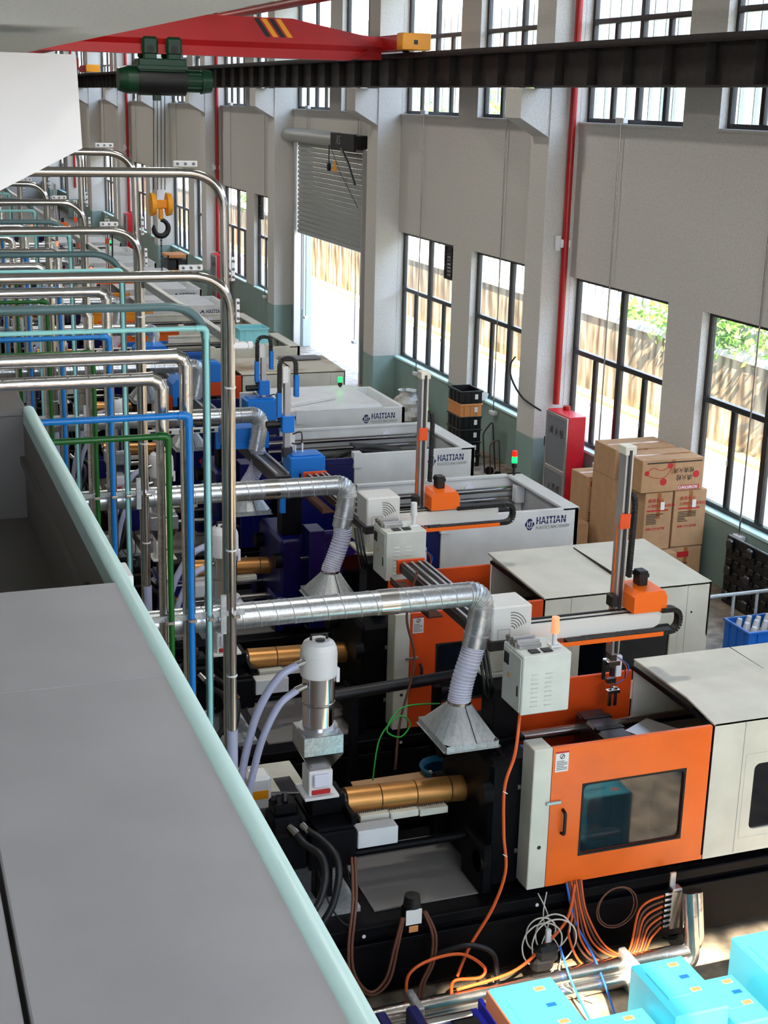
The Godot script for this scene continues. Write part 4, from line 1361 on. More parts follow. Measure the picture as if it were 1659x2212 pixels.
func beacon(r: Node3D, at: Vector3, red: bool) -> void:
	var b := part("beacon_post", mb(MO).cyl(at, at + V(0, 0.14, 0), 0.016, -1.0, 10).cyl(at + V(0, 0.1, 0), at + V(0, 0.16, 0), 0.034, -1.0, 14), M.black, r)
	part("green_lamp", mb(MO).cyl(at + V(0, 0.16, 0), at + V(0, 0.24, 0), 0.034, -1.0, 14), M.lamp_green, b)
	if red:
		part("red_lamp", mb(MO).cyl(at + V(0, 0.24, 0), at + V(0, 0.31, 0), 0.034, -1.0, 14), M.lamp_red, b)


func injection_unit(r: Node3D, o: Vector3, kind: int) -> void:
	# heated barrel under a row of gold sleeves
	var ax := [3.03, 3.3, 3.58, 3.86, 4.0]
	for k in 4:
		part("heater_sleeve", mb(o).cyl(V(ax[k] + 0.004, 1.325 - 0.01 * k, -0.7), V(ax[k + 1] - 0.004, 1.315 - 0.01 * k, -0.7), 0.098, -1.0, 28), M.gold, r)
	part("barrel", mb(o).cyl(V(2.95, 1.325, -0.7), V(4.1, 1.28, -0.7), 0.075, -1.0, 20), M.steel_dark, r)
	for k in 3:
		var x: float = 3.11 + 0.235 * k
		var c := part("terminal_cover", mb(o).bx(x, x + 0.225, 1.2 - 0.01 * k, 1.255 - 0.01 * k, -0.63, -0.55, 0.005), M.beige, r)
		var sl := mb(o)
		for j in 14:
			sl.bx(x + 0.005 + 0.0158 * j, x + 0.013 + 0.0158 * j, 1.257 - 0.01 * k, 1.272 - 0.01 * k, -0.605, -0.6)
		part("slots", sl, M.print_dark, c)
	part("junction_box", mb(o).bx(3.03, 3.34, 1.1, 1.24, -0.5, -0.37, 0.006), M.haitian_white, r)
	for z in [-0.45, -0.95]:
		part("carriage_rod", mb(o).cyl(V(2.8, 1.03, z), V(4.0, 1.03, z), 0.032, -1.0, 14), M.bed_black if kind == 0 else M.steel, r)
		part("rod_support", mb(o).bx(2.72, 2.85, 0.7, 1.08, z - 0.06, z + 0.06, 0.01), M.bed_black, r)
	var cm: Material = M.bed_black if kind == 0 else M.navy
	part("carriage", mb(o).bx(2.66, 3.02, 0.98, 1.27, -1.0, -0.36, 0.015), cm, r)
	part("top_plate", mb(o).bx(2.72, 3.0, 1.27, 1.3, -0.95, -0.38, 0.005), cm, r)
	part("feed_block", mb(o).bx(2.74, 3.0, 1.3, 1.44, -0.82, -0.58, 0.01), M.bed_black, r)
	part("side_bar", mb(o).bx(2.98, 3.03, 1.28, 1.36, -1.0, -0.4, 0.01), M.bed_black, r)
	part("warning_sign", mb(o).prism(PackedVector2Array([Vector2(2.84, 1.1), Vector2(2.88, 1.1), Vector2(2.86, 1.135)]), "z", -0.36, -0.358), M.yellow, r)
	part("hydraulic_motor", mb(o).cyl(V(2.36, 1.2, -0.68), V(2.66, 1.2, -0.68), 0.15, -1.0, 18).bx(2.4, 2.62, 1.28, 1.42, -0.62, -0.4, 0.02).bx(2.42, 2.6, 1.42, 1.5, -0.6, -0.44, 0.015).bx(2.3, 2.66, 1.0, 1.3, -0.6, -0.38, 0.02), M.bed_black, r)
	part("valve_cap", mb(o).cyl(V(2.52, 1.5, -0.52), V(2.52, 1.56, -0.52), 0.025, 0.018, 10).cyl(V(2.45, 1.5, -0.55), V(2.45, 1.54, -0.55), 0.02, -1.0, 10), M.steel_dark, r)
	var runs := [[V(2.544, 1.33, -0.38), V(2.6, 1.27, -0.27), V(2.67, 1.25, -0.12), V(2.675, 1.154, -0.02), V(2.622, 1.011, 0.035), V(2.551, 0.892, 0.055), V(2.49, 0.66, 0.06), V(2.4, 0.2, 0.06)], [V(2.633, 1.326, -0.38), V(2.71, 1.294, -0.27), V(2.77, 1.244, -0.12), V(2.772, 1.137, -0.02), V(2.71, 0.941, 0.035), V(2.616, 0.8, 0.06), V(2.54, 0.6, 0.065), V(2.46, 0.2, 0.065)]]
	for q in runs:
		part("hydraulic_hose", mb(o).tube(curve(q, 8), 0.026, 10), M.hose_black, r)
		part("hose_fitting", mb(o).cyl(q[0] + V(-0.02, 0.02, -0.03), q[0] + V(0.02, -0.02, 0.03), 0.031, -1.0, 10), M.steel, r)
	part("pilot_line", mb(o).tube(curve([V(2.72, 1.0, -0.36), V(2.74, 0.85, -0.1), V(2.82, 0.76, 0.03), V(2.9, 0.82, -0.05), V(2.94, 1.0, -0.36)], 8), 0.007, 6), M.hose_black, r)
	part("oil_pan", mb(o).bx(2.2, 3.0, 0.7, 0.74, -1.05, -0.2), M.galvanised_matt, r)


# hopper dryer: vacuum loader head, chrome drum, square hopper and throat
func dryer(zf: float, label: String) -> Node3D:
	var c := V(2.82, 1.44, zf - 0.7)
	var r := thing("hopper_loader", label, "hopper", c)
	part("throat", mb().bx(-0.09, 0.09, 0.0, 0.2, -0.09, 0.09, 0.006), M.white_plastic, r)
	part("sight_glass", mb().bx(-0.06, 0.06, 0.08, 0.18, 0.09, 0.12, 0.008), M.hose_wire, r)
	part("red_slide", mb().bx(-0.07, 0.07, 0.02, 0.055, 0.088, 0.105, 0.004), M.print_red, r)
	part("base_flange", mb().bx(-0.13, 0.13, -0.01, 0.012, -0.13, 0.13, 0.004), M.white_plastic, r)
	var f := mb()
	var lo := 0.07
	var hi := 0.15
	for k in 4:
		var a: float = PI * 0.5 * k + PI * 0.25
		var b: float = a + PI * 0.5
		var s := sqrt(2.0)
		var q := [V(cos(a) * lo * s, 0.2, sin(a) * lo * s), V(cos(b) * lo * s, 0.2, sin(b) * lo * s), V(cos(b) * hi * s, 0.35, sin(b) * hi * s), V(cos(a) * hi * s, 0.35, sin(a) * hi * s)]
		f.quad(q[3], q[2], q[1], q[0])
	part("funnel", f, M.steel, r)
	part("square_hopper", mb().bx(-0.15, 0.15, 0.35, 0.5, -0.15, 0.15, 0.005), M.galvanised, r)
	part("drum_flange", mb().cyl(V(0, 0.5, 0), V(0, 0.525, 0), 0.145, -1.0, 28), M.aluminium, r)
	part("drum", mb().lathe(V(0, 0.525, 0), [Vector2(0.114, 0.0), Vector2(0.114, 0.19), Vector2(0.12, 0.2), Vector2(0.12, 0.4), Vector2(0.0, 0.4)], 32), M.chrome, r)
	part("drum_seam", mb().lathe(V(0, 0.7, 0), [Vector2(0.114, 0.0), Vector2(0.122, 0.01), Vector2(0.122, 0.02), Vector2(0.114, 0.03)], 32), M.steel, r)
	part("loader_head", mb().lathe(V(0, 0.92, 0), [Vector2(0.13, 0.0), Vector2(0.134, 0.02), Vector2(0.134, 0.17), Vector2(0.128, 0.21), Vector2(0.11, 0.245), Vector2(0.08, 0.265), Vector2(0.0, 0.27)], 32), M.white_plastic, r)
	part("handle", mb().tube(bend([V(-0.06, 1.18, 0), V(-0.06, 1.225, 0), V(0.06, 1.225, 0), V(0.06, 1.18, 0)], 0.015), 0.01, 8), M.black, r)
	part("air_port", mb().cyl(V(0, 1.185, 0.03), V(0, 1.195, 0.03), 0.035, -1.0, 16), M.steel_dark, r)
	for y in [1.05, 0.86]:
		part("inlet_spout", mb().cyl(V(-0.1, y, 0.04), V(-0.19, y - 0.02, 0.06), 0.026, -1.0, 12), M.steel, r)
	part("clamp_latch", mb().bx(0.12, 0.145, 0.86, 0.97, 0.02, 0.05, 0.004), M.clamp_white, r)
	# hoses to the feed pipe
	var h := mb()
	h.tube(curve([V(-0.18, 1.03, 0.06), V(-0.32, 0.96, 0.08), V(-0.46, 0.72, 0.06), V(-0.54, 0.35, 0.0), V(-0.57, 0.0, -0.08)]), 0.029, 12)
	part("suction_hose", h, M.hose_grey, r)
	part("suction_hose", mb().tube(curve([V(-0.18, 0.84, 0.06), V(-0.32, 0.76, 0.1), V(-0.44, 0.52, 0.1), V(-0.5, 0.2, 0.04), V(-0.52, -0.05, -0.04)]), 0.026, 12), M.hose_grey, r)
	return r


# exhaust duct across the hall with elbow, clear hose and hood above the nozzle
func exhaust(zf: float, label: String, bent := 0.0) -> Node3D:
	var z := zf - 0.67
	var r := thing("exhaust_duct", label, "duct", V(3.89, 1.78, zf - 0.62))
	var o := -r.position
	var y := 2.865
	var rad := 0.09
	part("spiral_duct", mb(o).cyl(V(-1.5, y + 0.03, z), V(3.95, y, z), rad, -1.0, 28, false), M.galvanised, r)
	var hs := PackedVector3Array()
	for k in 44 * 20:
		var t := float(k) / 20.0
		var xx := -1.45 + 0.122 * t
		hs.append(V(xx, y + 0.0055 * (3.95 - xx) + cos(TAU * t) * (rad + 0.001), z + sin(TAU * t) * (rad + 0.001)))
	part("spiral_seam", mb(o).tube(hs, 0.0035, 5, false), M.galvanised_matt, r)
	part("foil_joint", mb(o).cyl(V(3.25, y + 0.004, z), V(3.39, y + 0.003, z), rad + 0.004, -1.0, 20), M.foil_tape, r)
	var e := PackedVector3Array()
	for k in 9:
		var a := PI * 0.5 * k / 8.0
		e.append(V(3.95 + sin(a) * 0.105, y - 0.105 + cos(a) * 0.105, z))
	e.append(V(4.035, 2.62, z + 0.01))
	e.append(V(4.0, 2.46, z + 0.02))
	part("elbow", mb(o).tube(e, rad, 28, false), M.galvanised, r)
	var rg := mb(o)
	for k in 9:
		var a := PI * 0.5 * k / 8.0
		rg.tube(circle(e[k], V(cos(a), -sin(a), 0), rad + 0.002, 24), 0.004, 5, false)
	part("elbow_ribs", rg, M.galvanised_matt, r)
	for q in [V(4.042, 2.65, z), V(4.02, 2.55, z + 0.012)]:
		part("joint_ring", mb(o).tube(circle(q, V(-0.2, -1, 0.05), rad + 0.002, 24), 0.004, 5, false), M.galvanised_matt, r)
	var path := curve([V(4.01, 2.49, z + 0.015), V(3.98 + bent, 2.38, z + 0.02), V(3.92 + bent, 2.2, z + 0.03), V(3.89, 2.07, z + 0.05), V(3.89, 2.04, z + 0.05)], 8)
	var fh := part("flexible_hose", mb(o).tube(path, 0.084, 24, false), M.clear_hose, r)
	var hx := PackedVector3Array()
	var turns := 26
	for k in turns * 12 + 1:
		var t := float(k) / (turns * 12)
		var s := t * (path.size() - 1)
		var i := mini(int(s), path.size() - 2)
		var c := path[i].lerp(path[i + 1], s - i)
		var dd := (path[i + 1] - path[i]).normalized()
		var u := dd.cross(V(0, 0, 1)).normalized()
		var w := dd.cross(u)
		var a := TAU * turns * t
		hx.append(c + (u * cos(a) + w * sin(a)) * 0.085)
	part("hose_wire", mb(o).tube(hx, 0.0035, 5, false), M.hose_wire, fh)
	var cx := 3.89
	var cz := z + 0.05
	part("hose_clamp", mb(o).cyl(V(cx, 2.04, cz), V(cx, 2.06, cz), 0.09, -1.0, 24), M.steel, r)
	# hood: round neck to a rectangular skirt
	var hd := mb(o)
	var n := 24
	for k in n:
		var pts := []
		for q in [k, k + 1]:
			var a: float = TAU * (q % n) / n
			var d := Vector2(cos(a), sin(a))
			var sc := minf(0.21 / maxf(absf(d.x), 1e-4), 0.28 / maxf(absf(d.y), 1e-4))
			pts.append([V(cx + d.x * 0.08, 2.045, cz + d.y * 0.08), V(cx + d.x * sc, 1.825, cz + d.y * sc)])
		hd.quad(pts[0][0], pts[1][0], pts[1][1], pts[0][1])
	part("hood", hd, M.galvanised_matt, r)
	var sk := mb(o)
	sk.bx(cx - 0.21, cx + 0.21, 1.78, 1.828, cz + 0.276, cz + 0.28).bx(cx - 0.21, cx + 0.21, 1.78, 1.828, cz - 0.28, cz - 0.276).bx(cx - 0.21, cx - 0.206, 1.78, 1.828, cz - 0.28, cz + 0.28).bx(cx + 0.206, cx + 0.21, 1.78, 1.828, cz - 0.28, cz + 0.28)
	sk.bx(cx - 0.225, cx + 0.225, 1.78, 1.783, cz + 0.28, cz + 0.295).bx(cx - 0.225, cx - 0.21, 1.78, 1.783, cz - 0.295, cz + 0.295).bx(cx + 0.21, cx + 0.225, 1.78, 1.783, cz - 0.295, cz + 0.295).bx(cx - 0.225, cx + 0.225, 1.78, 1.783, cz - 0.295, cz - 0.28)
	part("skirt", sk, M.galvanised_matt, r)
	part("hood_seam", mb(o).cyl(V(cx + 0.01, 2.045, cz + 0.083), V(cx + 0.03, 1.828, cz + 0.282), 0.003, -1.0, 6), M.print_dark, r)
	part("hanger", mb(o).cyl(V(1.9, y + rad, z), V(1.9, 3.75, z), 0.006, -1.0, 6).cyl(V(0.2, y + rad, z), V(0.2, 3.75, z), 0.006, -1.0, 6), M.steel, r)
	return r


func circle(c: Vector3, axis: Vector3, r: float, seg: int) -> PackedVector3Array:
	var d := axis.normalized()
	var u := d.cross(Vector3.UP if absf(d.y) < 0.9 else Vector3.RIGHT).normalized()
	var w := d.cross(u)
	var p := PackedVector3Array()
	for k in seg + 1:
		var a := TAU * k / seg
		p.append(c + (u * cos(a) + w * sin(a)) * r)
	return p


# a cable chain along a path: separate links joined in one part
func chain(b: MB, p: PackedVector3Array, w: float, h: float, pitch := 0.022, side := Vector3.BACK) -> MB:
	var total := 0.0
	for i in p.size() - 1:
		total += (p[i + 1] - p[i]).length()
	var n := int(total / pitch)
	for k in n:
		var want := (k + 0.5) * pitch
		var i := 0
		while i < p.size() - 2 and want > (p[i + 1] - p[i]).length():
			want -= (p[i + 1] - p[i]).length()
			i += 1
		var d := (p[i + 1] - p[i]).normalized()
		var c := p[i] + d * want
		var s := (side - d * side.dot(d)).normalized()
		var u := d.cross(s).normalized()
		b.bx(c.x - pitch * 0.42, c.x + pitch * 0.42, c.y - h / 2, c.y + h / 2, c.z - w / 2, c.z + w / 2, 0.0, Basis(d, u, d.cross(u)), c)
	return b


# pick-and-place robot on the fixed platen: cross beam to the back, kick arm over the mould
func robot(zf: float, label: String, carr := 5.306, mast_top := 4.02, arm_end := 5.455, dy := 0.0) -> Node3D:
	var r := thing("traverse_robot", label, "robot", V(4.15, 1.72, zf - 0.5))
	var o := -r.position + V(0.24, dy - 0.21, -0.5)
	var ob := -r.position + V(0, dy, 0)
	var z := zf - 0.32
	part("pedestal", mb(-r.position).bx(4.14, 4.35, 1.72, 2.13 + dy, zf - 0.78, zf - 0.55, 0.01).bx(4.1, 4.39, 1.72, 1.75, zf - 0.84, zf - 0.5, 0.005), M.bed_black, r)
	part("mount_bracket", mb(o).bx(3.98, 4.2, 2.36, 2.56, zf - 0.8, zf - 0.3, 0.02), M.beige, r)
	part("bracket_foot", mb(o).bx(3.92, 4.26, 2.33, 2.37, zf - 0.66, zf - 0.28, 0.01), M.beige, r)
	# cross beam
	part("cross_beam", mb(o).bx(3.96, 4.2, 2.54, 2.62, zf - 2.25, zf - 0.3, 0.006), M.steel_dark, r)
	for x in [3.985, 4.06, 4.13, 4.18]:
		part("linear_rail", mb(o).bx(x - 0.012, x + 0.012, 2.62, 2.645, zf - 2.22, zf - 0.55, 0.003), M.steel, r)
	part("beam_end", mb(o).bx(3.94, 4.2, 2.52, 2.65, zf - 2.28, zf - 2.25, 0.004), M.orange_red, r)
	part("cable_tray", mb(o).bx(3.82, 3.95, 2.5, 2.515, zf - 2.1, zf - 1.2, 0.003).bx(3.82, 3.825, 2.5, 2.56, zf - 2.1, zf - 1.2), M.rust_brown, r)
	# gearbox
	var gb := part("gearbox", mb(o).bx(3.98, 4.31, 2.6, 2.885, z - 0.3, z, 0.012), M.robot_white, r)
	for k in 6:
		var arc := PackedVector3Array()
		var rr := 0.035 + 0.022 * k
		for j in 9:
			var a := deg_to_rad(20.0 + 75.0 * j / 8.0)
			arc.append(V(4.14 + cos(a) * rr * 0.9, 2.69 + sin(a) * rr, z + 0.0005))
		part("vent_arc", mb(o).tube(arc, 0.003, 5, false), M.print_dark, gb)
	part("hatch_line", bars_xy(mb(o), z, z + 0.001, [[4.03, 4.033, 2.61, 2.7], [4.13, 4.133, 2.61, 2.7], [4.03, 4.13, 2.7, 2.703]]), M.print_grey, gb)
	# kick arm with its tray and chain
	var tip := PackedVector2Array([Vector2(4.31, 2.57), Vector2(arm_end - 0.06, 2.57), Vector2(arm_end - 0.02, 2.59), Vector2(arm_end, 2.63), Vector2(arm_end, 2.7), Vector2(4.31, 2.7)])
	part("kick_arm", mb(o).prism(tip, "z", z - 0.16, z - 0.03), M.robot_white, r)
	part("arm_rail", mb(o).bx(4.32, arm_end - 0.05, 2.7, 2.715, z - 0.15, z - 0.13, 0.003).bx(4.32, arm_end - 0.05, 2.7, 2.708, z - 0.08, z - 0.06, 0.003), M.black, r)
	part("cable_shelf", mb(o).bx(4.12, arm_end - 0.04, 2.53, 2.536, z - 0.1, z + 0.06).bx(4.12, arm_end - 0.02, 2.53, 2.565, z + 0.056, z + 0.062).bx(4.12, 4.31, 2.53, 2.59, z + 0.054, z + 0.06, 0.01), M.robot_orange, r)
	var cp := bend([V(4.6, 2.552, z + 0.02), V(arm_end + 0.13, 2.552, z + 0.02), V(arm_end + 0.13, 2.735, z + 0.02), V(carr + 0.1, 2.735, z + 0.02)], 0.09, 8)
	part("cable_chain", chain(mb(o), cp, 0.075, 0.036), M.black, r)
	# carriage and mast
	var c := part("carriage", mb(o).prism(PackedVector2Array([Vector2(carr - 0.14, 2.73), Vector2(carr + 0.15, 2.73), Vector2(carr + 0.15, 2.85), Vector2(carr + 0.12, 2.9), Vector2(carr - 0.1, 2.9), Vector2(carr - 0.14, 2.86)]), "z", z - 0.26, z + 0.04), M.robot_orange, r)
	part("servo", mb(o).bx(carr - 0.03, carr + 0.05, 2.9, 3.02, z - 0.2, z - 0.1, 0.006).bx(carr - 0.035, carr + 0.055, 2.97, 3.0, z - 0.205, z - 0.095), M.black, c)
	part("side_motor", mb(o).bx(carr - 0.26, carr - 0.2, 2.74, 2.84, z - 0.2, z - 0.1, 0.01), M.black, c)
	var mx := carr - 0.17
	part("mast", mb(o).bx(mx - 0.035, mx + 0.035, 2.32, mast_top, z - 0.24, z - 0.14, 0.004), M.aluminium, r)
	part("mast_rail", mb(o).bx(mx - 0.012, mx + 0.012, 2.34, mast_top - 0.02, z - 0.138, z - 0.124, 0.002).bx(mx + 0.036, mx + 0.046, 2.34, mast_top - 0.04, z - 0.2, z - 0.18), M.steel_dark, r)
	part("mast_belt", mb(o).bx(mx - 0.04, mx - 0.0355, 2.4, 3.4, z - 0.2, z - 0.185), M.robot_orange, r)
	part("mast_cap", mb(o).bx(mx - 0.045, mx + 0.05, mast_top - 0.06, mast_top + 0.01, z - 0.25, z - 0.13, 0.006), M.beige, r)
	part("mast_bracket", mb(o).bx(mx - 0.06, mx + 0.03, 3.38, 3.5, z - 0.125, z - 0.11, 0.004), M.orange_red, r)
	var mc := bend([V(mx + 0.1, 2.95, z - 0.2), V(mx + 0.11, 3.55, z - 0.2), V(mx + 0.09, 3.63, z - 0.2), V(mx + 0.045, 3.64, z - 0.2)], 0.05, 4)
	part("cable_chain", chain(mb(o), mc, 0.05, 0.03), M.black, r)
	# gripper
	var g := part("gripper_post", mb(o).bx(mx - 0.03, mx + 0.03, 2.2, 2.36, z - 0.23, z - 0.16, 0.005).bx(mx - 0.05, mx + 0.06, 2.22, 2.26, z - 0.25, z - 0.15, 0.004), M.steel, r)
	part("wrist", mb(o).cyl(V(mx + 0.02, 2.12, z - 0.2), V(mx + 0.02, 2.24, z - 0.2), 0.025, -1.0, 12).bx(mx - 0.03, mx + 0.05, 2.06, 2.1, z - 0.22, z - 0.18, 0.004), M.steel_dark, g)
	part("finger", mb(o).cyl(V(mx + 0.02, 2.0, z - 0.2), V(mx + 0.02, 2.08, z - 0.2), 0.01, -1.0, 8).cyl(V(mx + 0.06, 2.02, z - 0.2), V(mx + 0.05, 2.08, z - 0.2), 0.008, -1.0, 8), M.chrome, g)
	part("slide_block", mb(o).bx(mx + 0.03, mx + 0.08, 2.12, 2.3, z - 0.2, z - 0.16, 0.004), M.clamp_white, g)
	part("cylinder", mb(o).cyl(V(mx - 0.06, 2.1, z - 0.2), V(mx - 0.06, 2.26, z - 0.2), 0.016, -1.0, 10), M.black, g)
	part("sprue_grip", mb(o).bx(mx - 0.01, mx + 0.02, 1.86, 2.0, z - 0.21, z - 0.18, 0.003).bx(mx + 0.04, mx + 0.07, 1.86, 2.02, z - 0.21, z - 0.18, 0.003).bx(mx - 0.02, mx + 0.09, 1.97, 2.0, z - 0.22, z - 0.17, 0.003), M.steel, g)
	for k in 3:
		part("air_line", mb(o).tube(curve([V(mx + 0.03, 2.3, z - 0.18 + 0.02 * k), V(mx + 0.1 + 0.02 * k, 2.2, z - 0.16), V(mx + 0.11, 2.1, z - 0.16), V(mx + 0.04, 2.05, z - 0.18)]), 0.004, 6), [M.black, M.cable_orange, M.cable_blue][k], g)
	# control box on the front
	var cb := part("control_box", mb(ob).bx(4.19, 4.575, 2.07, 2.525, zf - 0.54, zf - 0.2, 0.008), M.box_white, r)
	for k in 8:
		for x in [4.26, 4.37]:
			part("louvre", mb(ob).bx(x, x + 0.06, 2.13 + 0.035 * k, 2.138 + 0.035 * k, zf - 0.2, zf - 0.192, 0.003), M.box_white, cb)
	part("box_door", mb(ob).bx(4.182, 4.19, 2.09, 2.505, zf - 0.52, zf - 0.22, 0.003), M.box_white, cb)
	part("door_slot", mb(ob).bx(4.178, 4.184, 2.2, 2.28, zf - 0.27, zf - 0.25, 0.002), M.black, cb)
	part("meter", mb(ob).bx(4.178, 4.184, 2.38, 2.47, zf - 0.5, zf - 0.42, 0.002), M.black, cb)
	part("warning_sign", mb(ob).prism(PackedVector2Array([Vector2(zf - 0.42, 2.3), Vector2(zf - 0.38, 2.3), Vector2(zf - 0.4, 2.335)]), "x", 4.178, 4.182), M.yellow, cb)
	part("heat_sink", mb(ob).bx(4.22, 4.4, 2.525, 2.56, zf - 0.5, zf - 0.34, 0.004).bx(4.22, 4.4, 2.56, 2.575, zf - 0.48, zf - 0.45, 0.002).bx(4.22, 4.4, 2.56, 2.575, zf - 0.4, zf - 0.37, 0.002), M.aluminium, cb)
	for x in [4.27, 4.37]:
		part("fan", mb(ob).bx(x, x + 0.075, 2.525, 2.535, zf - 0.31, zf - 0.24, 0.003), M.black, cb)
	for k in 3:
		part("cable_gland", mb(ob).cyl(V(4.21, 2.54, zf - 0.5 + 0.06 * k), V(4.2, 2.58, zf - 0.5 + 0.06 * k), 0.018, -1.0, 10), M.steel, cb)
	part("beacon_base", mb(ob).cyl(V(4.5, 2.525, zf - 0.34), V(4.5, 2.63, zf - 0.34), 0.018, -1.0, 12).bx(4.46, 4.54, 2.525, 2.54, zf - 0.38, zf - 0.3, 0.004), M.white_plastic, cb)
	part("beacon_lamp", mb(ob).cyl(V(4.5, 2.63, zf - 0.34), V(4.5, 2.75, zf - 0.34), 0.032, 0.028, 14), M.lamp_amber if dy == 0.0 else M.white_plastic, cb)
	for k in 3:
		part("wiring", mb(ob).tube(curve([V(4.08 + 0.03 * k, 2.42, zf - 0.75), V(4.06 + 0.03 * k, 2.25, zf - 0.6), V(4.1 + 0.03 * k, 2.1, zf - 0.62), V(4.16, 2.02 - 0.03 * k, zf - 0.7)]), 0.012, 7), M.black, r)
	return r


# smaller blue-cased robot with an open twin rail
func blue_robot(zf: float, label: String, mx: float, top: float, cy: float, dx := 0.0) -> Node3D:
	var r := thing("traverse_robot", label, "robot", V(4.15, 1.72, zf - 0.5))
	var o := -r.position
	var z := zf - 0.35
	part("pedestal", mb(o).bx(4.05, 4.27, 1.72, 2.3, zf - 0.62, zf - 0.38, 0.01), M.bed_black, r)
	part("cross_beam", mb(o).bx(3.95, 4.12, 2.3, 2.42, zf - 2.3, zf - 0.3, 0.006), M.steel_dark, r)
	for x in [3.97, 4.1]:
		part("linear_rail", mb(o).bx(x - 0.014, x + 0.014, 2.42, 2.445, zf - 2.28, zf - 0.35, 0.003), M.aluminium, r)
	var c := part("drive_case", mb(o).bx(4.12 + dx, 4.52 + dx, 2.32, 2.6, z - 0.3, z, 0.015), M.robot_blue, r)
	part("case_slot", mb(o).bx(4.22 + dx, 4.245 + dx, 2.33, 2.42, z, z + 0.002), M.black, c)
	part("case_lid", mb(o).bx(4.16 + dx, 4.48 + dx, 2.6, 2.612, z - 0.27, z - 0.03, 0.004), M.robot_blue, c)
	part("kick_rail", mb(o).bx(2.9, 4.2, 2.5, 2.56, zf - 2.2, zf - 2.14, 0.004), M.robot_white, r)
	for k in 7:
		part("rail_slot", mb(o).bx(2.95 + 0.17 * k, 3.03 + 0.17 * k, 2.515, 2.545, zf - 2.1395, zf - 2.136), M.black, r)
	part("rear_case", mb(o).prism(PackedVector2Array([Vector2(3.7, 2.44), Vector2(4.2, 2.44), Vector2(4.2, 2.62), Vector2(4.14, 2.68), Vector2(3.76, 2.68), Vector2(3.7, 2.62)]), "z", zf - 1.9, zf - 1.5), M.robot_blue, r)
	part("side_guard", mb(o).bx(4.0, 4.06, 2.0, 2.3, zf - 0.34, zf - 0.3, 0.005), M.robot_blue, r)
	if cy <= 0.0:
		return r
	# mast with its chain loop, held by a carriage on a short post
	part("post", mb(o).bx(mx + 0.02, mx + 0.12, 2.42, cy + 0.04, z - 0.36, z - 0.26, 0.006).bx(mx + 0.02, 4.3 + dx, 2.42, 2.5, z - 0.36, z - 0.26, 0.006), M.robot_white, r)
	part("mast", mb(o).bx(mx - 0.032, mx + 0.032, cy - 0.25, top, z - 0.22, z - 0.14, 0.004), M.aluminium, r)
	part("mast_head", mb(o).bx(mx - 0.06, mx + 0.0, top - 0.16, top + 0.02, z - 0.139, z - 0.12, 0.004), M.white_plastic, r)
	var p := bend([V(mx - 0.08, cy + 0.05, z - 0.18), V(mx - 0.08, top + 0.1, z - 0.18), V(mx + 0.1, top + 0.1, z - 0.18), V(mx + 0.1, top - 0.15, z - 0.18)], 0.09, 8)
	part("cable_chain", chain(mb(o), p, 0.05, 0.04), M.black, r)
	part("chain_end", mb(o).bx(mx + 0.08, mx + 0.13, top - 0.32, top - 0.08, z - 0.21, z - 0.14, 0.006), M.robot_blue, r)
	part("chain_guard", mb(o).bx(mx - 0.11, mx - 0.06, cy + 0.08, cy + 0.35, z - 0.21, z - 0.15, 0.004), M.robot_blue, r)
	part("carriage", mb(o).bx(mx - 0.07, mx + 0.07, cy - 0.08, cy + 0.1, z - 0.26, z - 0.1, 0.008), M.robot_blue, r)
	part("servo", mb(o).cyl(V(mx - 0.22, cy, z - 0.2), V(mx - 0.07, cy, z - 0.2), 0.04, -1.0, 12), M.black, r)
	part("gripper", mb(o).bx(mx - 0.05, mx + 0.06, cy - 0.36, cy - 0.25, z - 0.22, z - 0.14, 0.005), M.steel_dark, r)
	for k in 2:
		part("finger", mb(o).cyl(V(mx + 0.1 + 0.08 * k, cy - 0.5, z - 0.18), V(mx + 0.1 + 0.08 * k, cy - 0.22, z - 0.18), 0.01, -1.0, 8), M.clamp_white, r)
	part("finger_bar", mb(o).bx(mx, mx + 0.2, cy - 0.34, cy - 0.32, z - 0.19, z - 0.17), M.steel_dark, r)
	part("air_line", mb(o).tube(curve([V(mx + 0.05, cy - 0.1, z - 0.12), V(mx + 0.14, cy - 0.08, z - 0.1), V(mx + 0.14, cy - 0.2, z - 0.1), V(mx + 0.04, cy - 0.2, z - 0.12)]), 0.008, 6), M.black, r)
	return r


